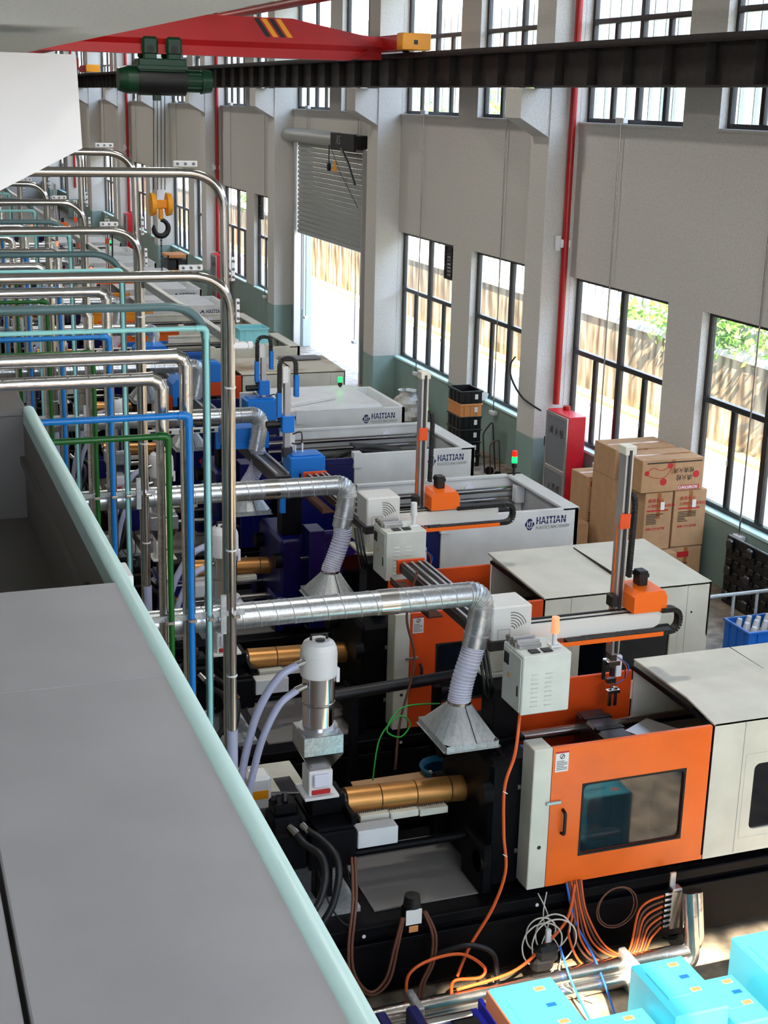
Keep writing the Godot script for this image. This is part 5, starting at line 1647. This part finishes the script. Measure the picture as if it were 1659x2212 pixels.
func machines() -> void:
	machine(0, -8.23, "beige moulding machine with an orange windowed door beside the floor hoses", {"sloped": true, "loose_plate": true})
	machine(0, -11.1, "beige moulding machine with a flat cover and orange door behind the first machine", {"door": M.orange_red})
	machine(1, -13.8, "white and navy open-topped moulding machine behind the beige flat-covered one", {"beacon": V(7.33, 1.9, -1.5), "beacon_red": true})
	machine(1, -16.8, "white and navy open-topped moulding machine next to the crate stack", {"beacon": V(7.33, 1.9, -1.5), "beacon_red": true})
	machine(2, -19.45, "white lidded moulding machine with a green lamp and a white strip on top", {"beacon": V(6.9, 1.86, -1.45)})
	machine(0, -22.45, "beige moulding machine with a brown stained cover opposite the roller shutter", {"door": M.orange_red, "top": M.stained})
	machine(3, -25.0, "plain beige open-topped moulding machine beyond the stained cover", {"door": M.crate_blue})
	machine(3, -27.7, "plain beige open-topped moulding machine behind the aqua tote", {"door": M.orange})
	machine(2, -30.4, "white lidded moulding machine among the pipes beyond the roller shutter", {"door": M.yellow})
	machine(2, -33.2, "white lidded moulding machine level with the far door jamb", {"door": M.yellow})
	machine(2, -36.0, "white lidded moulding machine just before the dark shelves", {})
	machine(2, -38.8, "white lidded moulding machine beside the dark shelves", {})
	machine(2, -41.6, "white lidded moulding machine with a green lamp far down the row", {"beacon": V(6.9, 1.86, -1.45)})
	machine(2, -44.4, "white lidded moulding machine second to last in view", {})
	machine(1, -47.2, "white open-topped moulding machine at the far end of the row", {})
	# robots
	robot(-8.23, "white robot with an orange carriage and an amber beacon, arm over the nearest mould")
	robot(-11.1, "white robot with an orange carriage and a white beacon, above the flat-covered machine", 4.75, 4.02, 5.34, 0.07)
	blue_robot(-13.8, "blue-cased robot on the first white and navy machine, its short mast raised", 4.13, 3.55, 2.93)
	blue_robot(-16.8, "blue-cased robot whose tall mast stands before the white lidded machine", 4.68, 3.28, 2.72, 0.3)
	blue_robot(-19.45, "blue-cased robot without a mast, on the white lidded machine", 4.6, 2.95, 0.0, 0.2)
	robot(-30.4, "distant white robot with an orange carriage beyond the roller shutter", 4.9, 3.9)
	robot(-36.0, "distant white robot with an orange carriage beside the dark shelves", 5.0, 3.9)
	robot(-41.6, "farthest white robot with an orange carriage", 5.2, 4.0)
	var zs := [-8.23, -11.1, -13.95, -16.85, -19.65, -22.45, -25.0, -27.7, -30.4]
	var ds := ["spiral exhaust duct with a clear hose and hood over the nearest gold barrel", "spiral exhaust duct whose hood stands over the flat-covered machine", "spiral exhaust duct with a long clear hose down to the first navy machine", "spiral exhaust duct ending over the second navy machine", "spiral exhaust duct ending at the white lidded machine", "spiral exhaust duct ending at the stained beige machine", "spiral exhaust duct among the pipes beyond the stained machine", "spiral exhaust duct behind the aqua tote", "farthest spiral exhaust duct among the pipes"]
	for i in zs.size():
		exhaust(-8.23 - 3.13 * i, ds[i], 0.03 * (i % 3) if i else 0.0)
	var hl := ["chrome hopper dryer with a white loader head on the nearest machine", "hopper dryer with a white loader head behind the blue and green pipes", "hopper dryer on the first navy machine, behind the pipes", "hopper dryer on the second navy machine, behind the pipes", "hopper dryer on the white lidded machine", "hopper dryer on the stained beige machine"]
	for i in 6:
		dryer(zs[i], hl[i])
	# things lying on the machines
	solo("white_sheet_strip", mb().bx(-0.46, 0.46, 0, 0.03, -0.07, 0.07, 0.004, Basis(Vector3.UP, 0.47)).bx(-0.46, 0.46, 0.03, 0.055, 0.0, 0.07, 0.004, Basis(Vector3.UP, 0.47)), M.white_plastic, V(6.1, 1.942, -19.86), "white angle strip lying on the white lidded machine", "strip")
	solo("ceiling_tile", mb().bx(-0.35, 0.35, 0, 0.03, -0.15, 0.15, 0.004), M.print_grey, V(7.0, 1.94, -23.5), "dark flat plate lying on the stained beige cover", "plate")
	solo("plank", mb().bx(-0.3, 0.3, 0, 0.02, -0.8, 0.8, 0.003), M.beige, V(6.65, 1.905, -25.8), "beige board bridging the open top of a beige machine", "board")
	crate("tote", V(6.65, 1.926, -25.5), V(0.55, 0.28, 0.45), M.tote_aqua, "aqua plastic tote standing on a beige machine")


const ORD := ["first", "second", "third", "fourth", "fifth", "sixth", "seventh", "eighth", "ninth", "tenth", "eleventh", "twelfth"]


func pipe_set(called: String, label: String, y: float, x: float, z: float, r: float, m: Material, bottom: float, sharp: bool, group: String, left := -1.5) -> Node3D:
	var o := thing(called, label, "pipe", V(x, bottom, z), group)
	var b := mb(-o.position)
	if sharp:
		# mitred jacket: two straight lengths, an elbow of three cuts and rows of rivets
		var k := r * 1.6
		var p := PackedVector3Array([V(left, y, z), V(x - k, y, z), V(x - k * 0.3, y - k * 0.3, z), V(x, y - k, z), V(x, bottom, z)])
		for i in 4:
			var e0 := (p[i + 1] - p[i]).normalized() * (r * 0.25)
			b.cyl(p[i] - (e0 if i else Vector3.ZERO), p[i + 1] + (e0 if i < 3 else Vector3.ZERO), r, -1.0, 20, false)
		part("jacket", b, m, o)
		for q in [[V(x - k, y, z), V(1, 0, 0)], [V(x, y - k, z), V(0, 1, 0)]]:
			part("joint_band", mb(-o.position).cyl(q[0] - q[1] * 0.012, q[0] + q[1] * 0.012, r + 0.003, -1.0, 20), m, o)
		var rv := mb(-o.position)
		for i in 12:
			rv.cyl(V(x - 0.2 - 0.13 * i, y + r * 0.75, z + r * 0.62), V(x - 0.2 - 0.13 * i, y + r * 0.8, z + r * 0.68), 0.006, -1.0, 6)
			rv.cyl(V(x + r * 0.2, y - 0.25 - 0.22 * i, z + r * 0.95), V(x + r * 0.2, y - 0.25 - 0.22 * i, z + r * 1.03), 0.006, -1.0, 6)
		part("rivets", rv, M.steel, o)
	else:
		part("pipe", b.tube(bend([V(left, y, z), V(x, y, z), V(x, bottom, z)], 0.055 if r < 0.024 else 0.26, 10), r, 16), m, o)
		if r < 0.024:
			part("elbow_socket", mb(-o.position).tube(bend([V(x - 0.07, y, z), V(x, y, z), V(x, y - 0.07, z)], 0.04, 6), r * 1.3, 14), m, o)
	return o


func clamp_plate(parent: Node3D, at: Vector3, upright: bool) -> void:
	var c := at - parent.position
	var p := part("clamp_plate", mb().bx(c.x - (0.012 if upright else 0.075), c.x + (0.012 if upright else 0.075), c.y - (0.075 if upright else 0.018), c.y + (0.075 if upright else 0.018), c.z - 0.01, c.z + 0.01, 0.004), M.clamp_white, parent)
	for k in [-0.05, 0.0, 0.05]:
		var q := c + (V(0, k, 0.01) if upright else V(k, 0, 0.01))
		part("bolt", mb().cyl(q, q + V(0, 0, 0.012), 0.009, -1.0, 8), M.steel_dark, p)


func pipes() -> void:
	var proto := []
	var hi := pipe_set("feed_pipe", "stainless feed pipe from the upper rack", 5.846, 2.137, -8.85, 0.03, M.stainless, 1.62, false, "stainless feed pipes from the upper rack")
	clamp_plate(hi, V(1.892, 5.9, -8.85), false)
	clamp_plate(hi, V(2.19, 5.25, -8.85), true)
	var st := pipe_set("return_pipe", "stainless return pipe from the middle rack", 5.223, 2.143, -8.75, 0.034, M.stainless, 2.1, false, "stainless return pipes from the middle rack")
	clamp_plate(st, V(1.896, 5.275, -8.75), false)
	clamp_plate(st, V(2.195, 5.0, -8.75), true)
	part("plastic_tail", mb().cyl(V(0, 0, 0), V(0.0, -0.45, 0.0), 0.038, -1.0, 16), M.hose_grey, st)
	for y in [4.5, 3.4, 2.5]:
		part("cable_tie", mb(-st.position).cyl(V(2.143, y, -8.75), V(2.143, y + 0.012, -8.75), 0.037, -1.0, 14), M.clamp_white, st)
	var dk := pipe_set("teal_pipe", "dull teal hose pipe behind the aqua pipe", 5.024, 2.004, -8.82, 0.0265, M.pipe_teal, 1.3, false, "dull teal hose pipes")
	var aq := pipe_set("aqua_pipe", "thin aqua pipe with a square elbow", 4.902, 1.98, -8.7, 0.015, M.pipe_aqua, 1.2, false, "thin aqua pipes")
	var i1 := pipe_set("insulated_pipe", "foil-jacketed pipe behind the blue pipe", 4.715, 1.864, -8.8, 0.043, M.insulation_foil, 1.3, true, "foil-jacketed pipes behind the blue pipes")
	var i2 := pipe_set("insulated_pipe", "foil-jacketed pipe behind the green pipe", 4.572, 1.707, -8.8, 0.043, M.insulation_foil, 1.3, true, "foil-jacketed pipes behind the green pipes")
	var bl := pipe_set("blue_pipe", "blue plastic pipe with a square elbow", 4.352, 1.854, -8.68, 0.021, M.pipe_blue, 1.2, false, "blue plastic pipe drops")
	var gr := pipe_set("green_pipe", "green plastic pipe with a square elbow", 4.224, 1.72, -8.68, 0.02, M.pipe_green, 1.2, false, "green plastic pipe drops")
	# strut that ties the drop together
	var sc := thing("strut_channel", "slotted steel strut across the pipes", "strut", V(1.9, 2.965, -8.74), "strut channels across the pipe drops")
	part("channel", mb().bx(-0.33, 0.33, -0.02, 0.02, -0.008, 0.012, 0.002), M.galvanised_matt, sc)
	part("upright", mb().bx(0.16, 0.2, -0.14, 0.14, 0.012, 0.03, 0.002), M.galvanised_matt, sc)
	for x in [-0.19, -0.04, 0.085, 0.254]:
		part("pipe_clip", mb().bx(x - 0.025, x + 0.025, -0.012, 0.012, 0.01, 0.1, 0.004), M.steel, sc)
	proto = [hi, st, dk, aq, i1, i2, bl, gr, sc]
	for k in range(1, 12):
		for o in proto:
			var p: Vector3 = o.position
			copy(o, p + V(0, 0, -3.13 * k), "%s, %s drop beyond the mint-rimmed channel" % [o.get_meta("label"), ORD[k]])
	for o in proto:
		o.set_meta("label", "%s, first drop beyond the mint-rimmed channel" % o.get_meta("label"))
	# rail along the hall that the drops are clamped to
	var rl := thing("pipe_rail", "slotted galvanised rail running down the hall beside the pipe drops", "rail", V(2.19, 4.775, -25.75))
	part("channel", mb().bx(-0.02, 0.025, -0.03, 0.03, -20, 16.95, 0.004), M.galvanised_matt, rl)
	var sl := mb()
	for k in 300:
		sl.bx(0.025, 0.0265, -0.008, 0.008, 16.8 - 0.1 * k, 16.74 - 0.1 * k)
	part("slots", sl, M.black, rl)
	part("end_clamp", mb().bx(-0.07, 0.07, -0.02, 0.02, 16.95, 17.03, 0.01).cyl(V(0.07, 0, 17.0), V(0.1, 0, 17.0), 0.025, -1.0, 12), M.clamp_white, rl)
	# the upper rack they come from, left of the picture
	var rk := thing("pipe_rack", "steel pipe rack over the mezzanine edge, left of the pipe drops", "rack", V(-1.5, 3.95, -26))
	part("post", mb().bx(-0.06, 0.06, 0, 2.2, 17.8, 17.92), M.steel_dark, rk)


func cord(called: String, pts: Array, r: float, m: Material, label: String, cat := "cable", group := "") -> void:
	var at: Vector3 = pts[0]
	var q := []
	for p in pts:
		q.append(p - at)
	solo(called, mb().tube(curve(q, 8), r, 8), m, at, label, cat, group)


func near_things() -> void:
	# power cable down the fixed platen and along the floor
	cord("power_cable", [V(4.2, 2.06, -8.46), V(4.05, 1.9, -8.2), V(3.944, 1.697, -8.12), V(3.956, 1.332, -8.12), V(3.986, 1.031, -8.12), V(3.902, 0.746, -8.12), V(3.723, 0.469, -8.1), V(3.6, 0.3, -8.02)], 0.012, M.cable_orange, "orange cable falling from the control box past the machine bed")
	for q in [V(3.945, 1.66, -8.12), V(3.97, 1.16, -8.12)]:
		solo("cable_tie", mb().bx(-0.02, 0.02, -0.003, 0.003, 0.011, 0.017, 0.0, Basis(Vector3.BACK, -0.6)), M.clamp_white, q, "small white tie round the orange cable beside the machine bed", "tie", "ties on the orange cable")
	cord("floor_cable", [V(3.19, 0.02, -7.95), V(3.207, 0.205, -8.0), V(3.225, 0.39, -8.02), V(3.38, 0.47, -8.03), V(3.628, 0.472, -8.03), V(3.796, 0.354, -8.0), V(3.763, 0.285, -7.98), V(3.564, 0.3, -7.98), V(3.54, 0.2, -7.97)], 0.012, M.cable_orange, "orange hose curled in front of the machine bed")
	cord("bed_cable", [V(3.56, 0.26, -7.93), V(4.0, 0.3, -7.95), V(4.3, 0.4, -8.05), V(4.5, 0.55, -8.1), V(4.6, 0.76, -8.2)], 0.012, M.cable_orange, "orange hose lying along the silver pipes")
	for k in 2:
		var d := 0.025 * k
		cord("brown_hose", [V(2.95 + d, 1.1, -8.5), V(2.86 + d, 0.95, -8.2), V(2.8 + d, 0.64, -8.1), V(2.83 + d, 0.41, -8.1), V(2.971, 0.227 + d, -8.1), V(3.108 - d, 0.311 + d, -8.1), V(3.164 - d, 0.563, -8.1), V(3.21 - d * 0.5, 0.8, -8.11)], 0.011, M.cable_brown, "brown hose looping down from the carriage to the grey valve", "cable", "brown hoses by the valve")
		cord("brown_hose", [V(3.36 + d * 0.5, 0.82, -8.11), V(3.43 + d, 0.62, -8.1), V(3.42 + d, 0.397, -8.1), V(3.34 + d, 0.224, -8.08), V(3.3 + d, 0.02, -8.0)], 0.011, M.cable_brown, "brown hose dropping from the grey valve to the floor", "cable", "brown hoses under the valve")
	var vb := thing("valve_block", "small grey valve with a white plate and black knob on the machine bed", "valve", V(3.285, 0.702, -8.13))
	part("body", mb().bx(-0.07, 0.07, 0.0, 0.16, -0.06, 0.02, 0.01), M.bed_black, vb)
	part("plate", mb().bx(-0.06, 0.06, 0.03, 0.15, 0.02, 0.026, 0.004), M.sticker_white, vb)
	part("knob", mb().cyl(V(0, 0.16, -0.02), V(0, 0.24, -0.02), 0.065, 0.055, 18), M.black, vb)
	part("tag", mb().bx(-0.035, 0.035, -0.03, 0.02, 0.02, 0.028, 0.003), M.crate_tan, vb)
	# silver lagged pipes on the floor along the bed
	var lp := thing("lagged_pipe", "silver lagged twin pipes on the floor rising to a manifold under the orange door", "pipe", V(4.5, 0.0, -7.95))
	for k in 2:
		var y := 0.08 + 0.1 * k
		part("pipe", mb(V(-4.5, 0, 7.95)).tube(bend([V(2.9, y, -7.88 - 0.04 * k), V(5.5 + 0.05 * k, y, -7.92 - 0.04 * k), V(5.5 + 0.05 * k, 0.62, -8.05)], 0.12, 8), 0.06, 18), M.insulation_foil, lp)
	for x in [3.2, 4.9]:
		part("saddle", mb(V(-4.5, 0, 7.95)).bx(x, x + 0.06, 0.0, 0.28, -8.02, -7.78, 0.01), M.galvanised_matt, lp)
	var mf := thing("hose_manifold", "bracketed hose manifold with orange cooling hoses under the orange door", "manifold", V(5.42, 0.4, -8.12))
	part("block", mb().bx(-0.05, 0.04, -0.1, 0.24, -0.02, 0.05, 0.01), M.steel, mf)
	part("bracket", mb().bx(-0.05, 0.0, 0.24, 0.36, -0.02, 0.0, 0.004).bx(-0.05, 0.03, 0.22, 0.25, -0.02, 0.05, 0.004), M.aluminium, mf)
	for k in 7:
		part("nozzle", mb().cyl(V(-0.05, -0.07 + 0.045 * k, 0.02), V(-0.11, -0.065 + 0.045 * k, 0.03), 0.014, -1.0, 8), M.chrome, mf)
	for k in 7:
		var y0 := 0.33 + 0.045 * k
		cord("cooling_hose", [V(5.3, y0, -8.09), V(5.2 - 0.02 * k, y0 - 0.05, -8.05), V(5.1 - 0.025 * k, 0.22, -7.98), V(4.98 - 0.06 * k, 0.2 + 0.015 * (k % 3), -7.98), V(4.8 - 0.05 * k, 0.3 + 0.02 * k, -8.05), V(4.68 - 0.02 * k, 0.55, -8.14), V(4.66 - 0.02 * k, 0.78, -8.22)], 0.009, M.cable_orange if k % 2 == 0 else M.cable_brown, "%s cooling hose on the %s nozzle of the hose manifold" % ["orange" if k % 2 == 0 else "brown", ["lowest", "second", "third", "middle", "fifth", "sixth", "topmost"][k]], "hose", "cooling hoses under the orange door")
	cord("air_hose", [V(4.53, 0.78, -8.2), V(4.58, 0.5, -8.12), V(4.68, 0.25, -7.95), V(4.7, 0.02, -7.7), V(4.6, 0.0, -7.45), V(4.45, 0.05, -7.5), V(4.42, 0.2, -7.8), V(4.4, 0.4, -8.0)], 0.009, M.cable_blue, "thin blue air hose hanging in a loop under the orange door", "hose")
	for k in 4:
		var cx := 4.28 + 0.09 * (k % 2)
		var cy := 0.48 - 0.07 * (k / 2)
		var rr := 0.12 + 0.02 * k
		var pts := []
		for j in 13:
			var a := TAU * j / 12.0 + k
			pts.append(V(cx + cos(a) * rr, cy + sin(a) * rr * 1.1, -8.08 + 0.015 * k + 0.01 * sin(a * 2)))
		cord("coiled_cable", pts, 0.006, M.cable_white, "loop of thin pale cable hanging under the beige side panel", "cable", "coiled pale cables under the side panel")
	for k in 2:
		var pts := []
		for j in 13:
			var a := TAU * j / 12.0 + k * 0.5
			pts.append(V(4.92 + cos(a) * (0.15 + 0.02 * k), 0.56 + sin(a) * (0.16 + 0.01 * k), -8.12 + 0.01 * k))
		cord("coiled_cable", pts, 0.005, M.cable_brown, "loop of thin brown cable hanging under the orange door", "cable", "coiled brown cables under the door")
	solo("sensor_plug", mb().bx(-0.02, 0.02, 0, 0.16, -0.015, 0.015, 0.005), M.sticker_white, V(4.33, 0.36, -8.06), "white plug hanging among the coiled cables", "plug")
	solo("terminal_lump", mb().bx(-0.09, 0.09, 0, 0.14, -0.05, 0.05, 0.03).bx(-0.12, 0.05, -0.06, 0.06, -0.04, 0.06, 0.03), M.black, V(4.3, 0.28, -8.02), "black connector block among the coiled cables", "connector")
	cord("drain_hose", [V(3.5, 0.42, -8.16), V(3.7, 0.5, -8.08), V(3.86, 0.45, -8.02), V(3.9, 0.3, -8.0), V(3.9, 0.08, -7.98)], 0.02, M.hose_black, "black drain hose bending into a cut block on the floor", "hose")
	solo("timber_block", mb().bx(-0.12, 0.12, 0, 0.09, -0.06, 0.06, 0.006), M.carton, V(3.92, 0.0, -7.72), "cut timber block on the floor by the drain hose", "block")
	solo("folded_cloth", mb().bx(-0.2, 0.2, 0, 0.1, -0.06, 0.06, 0.03, Basis(Vector3.UP, 0.2)).bx(-0.1, 0.25, 0.1, 0.2, -0.05, 0.05, 0.03, Basis(Vector3.UP, 0.1)), M.carton, V(4.35, 0.0, -8.06), "crumpled brown cloth stuffed behind the silver pipes", "cloth")
	# green wire, stool and board between the first two machines
	cord("green_wire", [V(3.55, 1.0, -9.75), V(3.62, 1.35, -9.8), V(3.8, 1.5, -9.85), V(3.9, 1.42, -9.85), V(3.8, 1.34, -9.8), V(3.68, 1.42, -9.8), V(3.85, 1.55, -9.9), V(4.2, 1.52, -9.95)], 0.007, M.cable_green, "loose green wire curled behind the gold barrel", "wire")
	cord("brown_wire", [V(3.98, 2.68, -10.0), V(3.9, 2.3, -10.0), V(3.98, 1.9, -10.0), V(3.85, 1.4, -9.95), V(3.8, 1.0, -9.9)], 0.011, M.cable_brown, "brown wire hanging from the exhaust duct behind the gold barrel", "wire")
	var sl := thing("plastic_stool", "teal plastic stool shell beyond the gold barrel", "stool", V(4.15, 0.72, -9.75))
	part("shell", mb().lathe(V(0, 0, 0), [Vector2(0.15, 0.0), Vector2(0.17, 0.3), Vector2(0.185, 0.34), Vector2(0.17, 0.35), Vector2(0.15, 0.3)], 20), M.stool_teal, sl)
	solo("stool_crate", mb().bx(-0.4, 0.4, 0, 0.72, -0.22, 0.22, 0.01), M.bed_black, V(4.1, 0, -9.78), "dark metal step box carrying the teal stool", "box")
	solo("cardboard_sheet", mb().bx(-0.35, 0.35, 0, 0.012, -0.16, 0.16, 0.002, Basis(Vector3.RIGHT, 0.15)), M.carton_top, V(3.72, 0.98, -9.62), "loose sheet of cardboard behind the gold barrel", "cardboard")
	solo("cardboard_box_support", mb().bx(-0.3, 0.3, 0, 0.94, -0.12, 0.12, 0.01), M.bed_black, V(3.55, 0, -9.72), "dark pump cabinet behind the gold barrel", "cabinet")
	solo("black_tube", mb().cyl(V(-0.55, -0.03, 0), V(0.75, 0.03, 0), 0.05, -1.0, 18), M.hose_black, V(3.85, 1.62, -10.2), "thick black tube lying across behind the exhaust hood", "tube")
	var ct := thing("tube_trestle", "dark steel trestle under the thick black tube", "trestle", V(3.9, 0, -10.2))
	part("leg", mb().bx(-0.4, -0.34, 0, 1.57, -0.04, 0.04), M.bed_black, ct)
	part("leg", mb().bx(0.34, 0.4, 0, 1.57, -0.04, 0.04), M.bed_black, ct)
	# control cabinet beside the hopper and the boxes on it
	var cab := thing("control_cabinet", "beige control cabinet behind the chrome hopper", "cabinet", V(2.72, 0, -9.75))
	part("body", mb().bx(-0.3, 0.24, 0.02, 1.1, -0.38, 0.42, 0.008), M.beige, cab)
	part("vent", mb().bx(0.02, 0.16, 1.1, 1.103, -0.1, 0.3), M.steel_dark, cab)
	part("plinth", mb().bx(-0.28, 0.22, 0, 0.02, -0.36, 0.4), M.black, cab)
	solo("wire_spring_rack", mb().cyl(V(-0.12, 0.03, 0.0), V(0.12, 0.03, 0.05), 0.02, -1.0, 10).cyl(V(-0.12, 0.03, 0.05), V(0.12, 0.03, 0.1), 0.02, -1.0, 10).cyl(V(-0.12, 0.03, -0.05), V(0.12, 0.03, 0.0), 0.02, -1.0, 10).cyl(V(-0.1, 0.06, 0.02), V(0.12, 0.06, 0.07), 0.02, -1.0, 10), M.steel_dark, V(2.72, 1.1, -9.5), "bundle of dark springs on the beige cabinet", "springs")
	solo("feed_box", mb().bx(-0.09, 0.09, 0, 0.3, -0.09, 0.09, 0.03).bx(-0.06, 0.06, 0.12, 0.19, 0.09, 0.093), M.white_plastic, V(2.5, 1.1, -9.42), "white loader motor box beside the mint rim", "box")
	solo("feed_box_label", mb().bx(-0.06, 0.06, 0, 0.07, 0, 0.002), M.yellow, V(2.5, 1.22, -9.324), "yellow label on the white loader motor box", "label")
	# cyan covers and navy frame of the next machine, in the sunlight
	var fr := thing("mould_trolley", "navy steel mould trolley with chrome rails beside the mint rim", "trolley", V(3.0, 0, -7.0))
	part("deck", mb().bx(-0.35, 0.5, 0.4, 0.46, -0.45, 0.3, 0.01), M.navy, fr)
	for x in [-0.22, 0.0]:
		part("clamp", mb().bx(x - 0.04, x + 0.04, 0.46, 0.62, -0.4, 0.25, 0.015), M.navy, fr)
	part("tray", mb().bx(0.1, 0.5, 0.46, 0.5, -0.38, 0.2, 0.01).bx(0.47, 0.5, 0.5, 0.58, -0.38, 0.2, 0.005), M.navy, fr)
	part("grille", mb().bx(0.25, 0.42, 0.5, 0.52, -0.28, -0.12, 0.004), M.black, fr)
	part("chrome_rail", mb().cyl(V(-0.45, 0.5, -0.33), V(0.4, 0.5, -0.33), 0.035, -1.0, 16), M.chrome, fr)
	for x in [-0.3, 0.45]:
		for z in [-0.38, 0.24]:
			part("leg", mb().bx(x - 0.03, x + 0.03, 0.08, 0.4, z - 0.03, z + 0.03), M.navy, fr)
			part("castor", mb().cyl(V(x - 0.02, 0.05, z), V(x + 0.02, 0.05, z), 0.05, -1.0, 12), M.rubber, fr)
	var cy := [[3.72, -6.9, 0.46, 0.72, 0.75, "square cyan tank cover with printed panels, next to the navy trolley"], [4.25, -6.72, 0.5, 0.55, 0.55, "low cyan cover between the two taller ones"], [4.72, -6.92, 0.4, 0.72, 0.6, "tall cyan box cover with a dark blue emblem"], [5.08, -6.8, 0.28, 0.62, 0.5, "narrow cyan cover with a red label"], [5.5, -6.85, 0.42, 0.8, 0.7, "ribbed cyan bin with a red strap at the end of the row"]]
	for i in cy.size():
		var q: Array = cy[i]
		var t := thing("cyan_cover", q[5], "cover", V(q[0], 0, q[1]))
		part("shell", mb().bx(-q[2] / 2, q[2] / 2, 0, q[3], -q[4] / 2, q[4] / 2, 0.012), M.crate_cyan, t)
		part("raised_panel", mb().bx(-q[2] * 0.38, q[2] * 0.05, q[3], q[3] + 0.008, -q[4] * 0.3, q[4] * 0.2, 0.003), M.crate_cyan, t)
		for k in 3:
			var sx: float = q[2] * 0.2
			var sz: float = -q[4] * (0.36 - 0.24 * k)
			var st := part("sticker", mb().bx(sx - 0.035, sx + 0.035, q[3], q[3] + 0.0015, sz - 0.02, sz + 0.02), M.crate_tan if k != 1 else M.crate_blue, t)
			var ln := mb()
			for j in 4:
				ln.bx(sx - 0.03, sx + 0.03, q[3] + 0.0015, q[3] + 0.0025, sz - 0.016 + 0.009 * j, sz - 0.012 + 0.009 * j)
			part("sticker_print", ln, M.print_red if k != 1 else M.print_navy, st)
		if i == 0:
			part("carton_side", mb().bx(-q[2] / 2 - 0.012, -q[2] / 2, 0.02, q[3] - 0.01, -q[4] / 2, q[4] / 2, 0.003), M.cable_brown, t)
	for k in 2:
		cord("thin_wire", [V(4.3 + 0.07 * k, 0.74, -8.2), V(4.36 - 0.04 * k, 0.55, -8.12), V(4.26 + 0.16 * k, 0.34, -8.02), V(4.42 - 0.05 * k, 0.16, -7.9), V(4.5 + 0.08 * k, 0.06, -7.75)], 0.005, M.cable_white, "thin pale wire trailing from the side panel to the floor", "wire", "thin wires under the side panel")
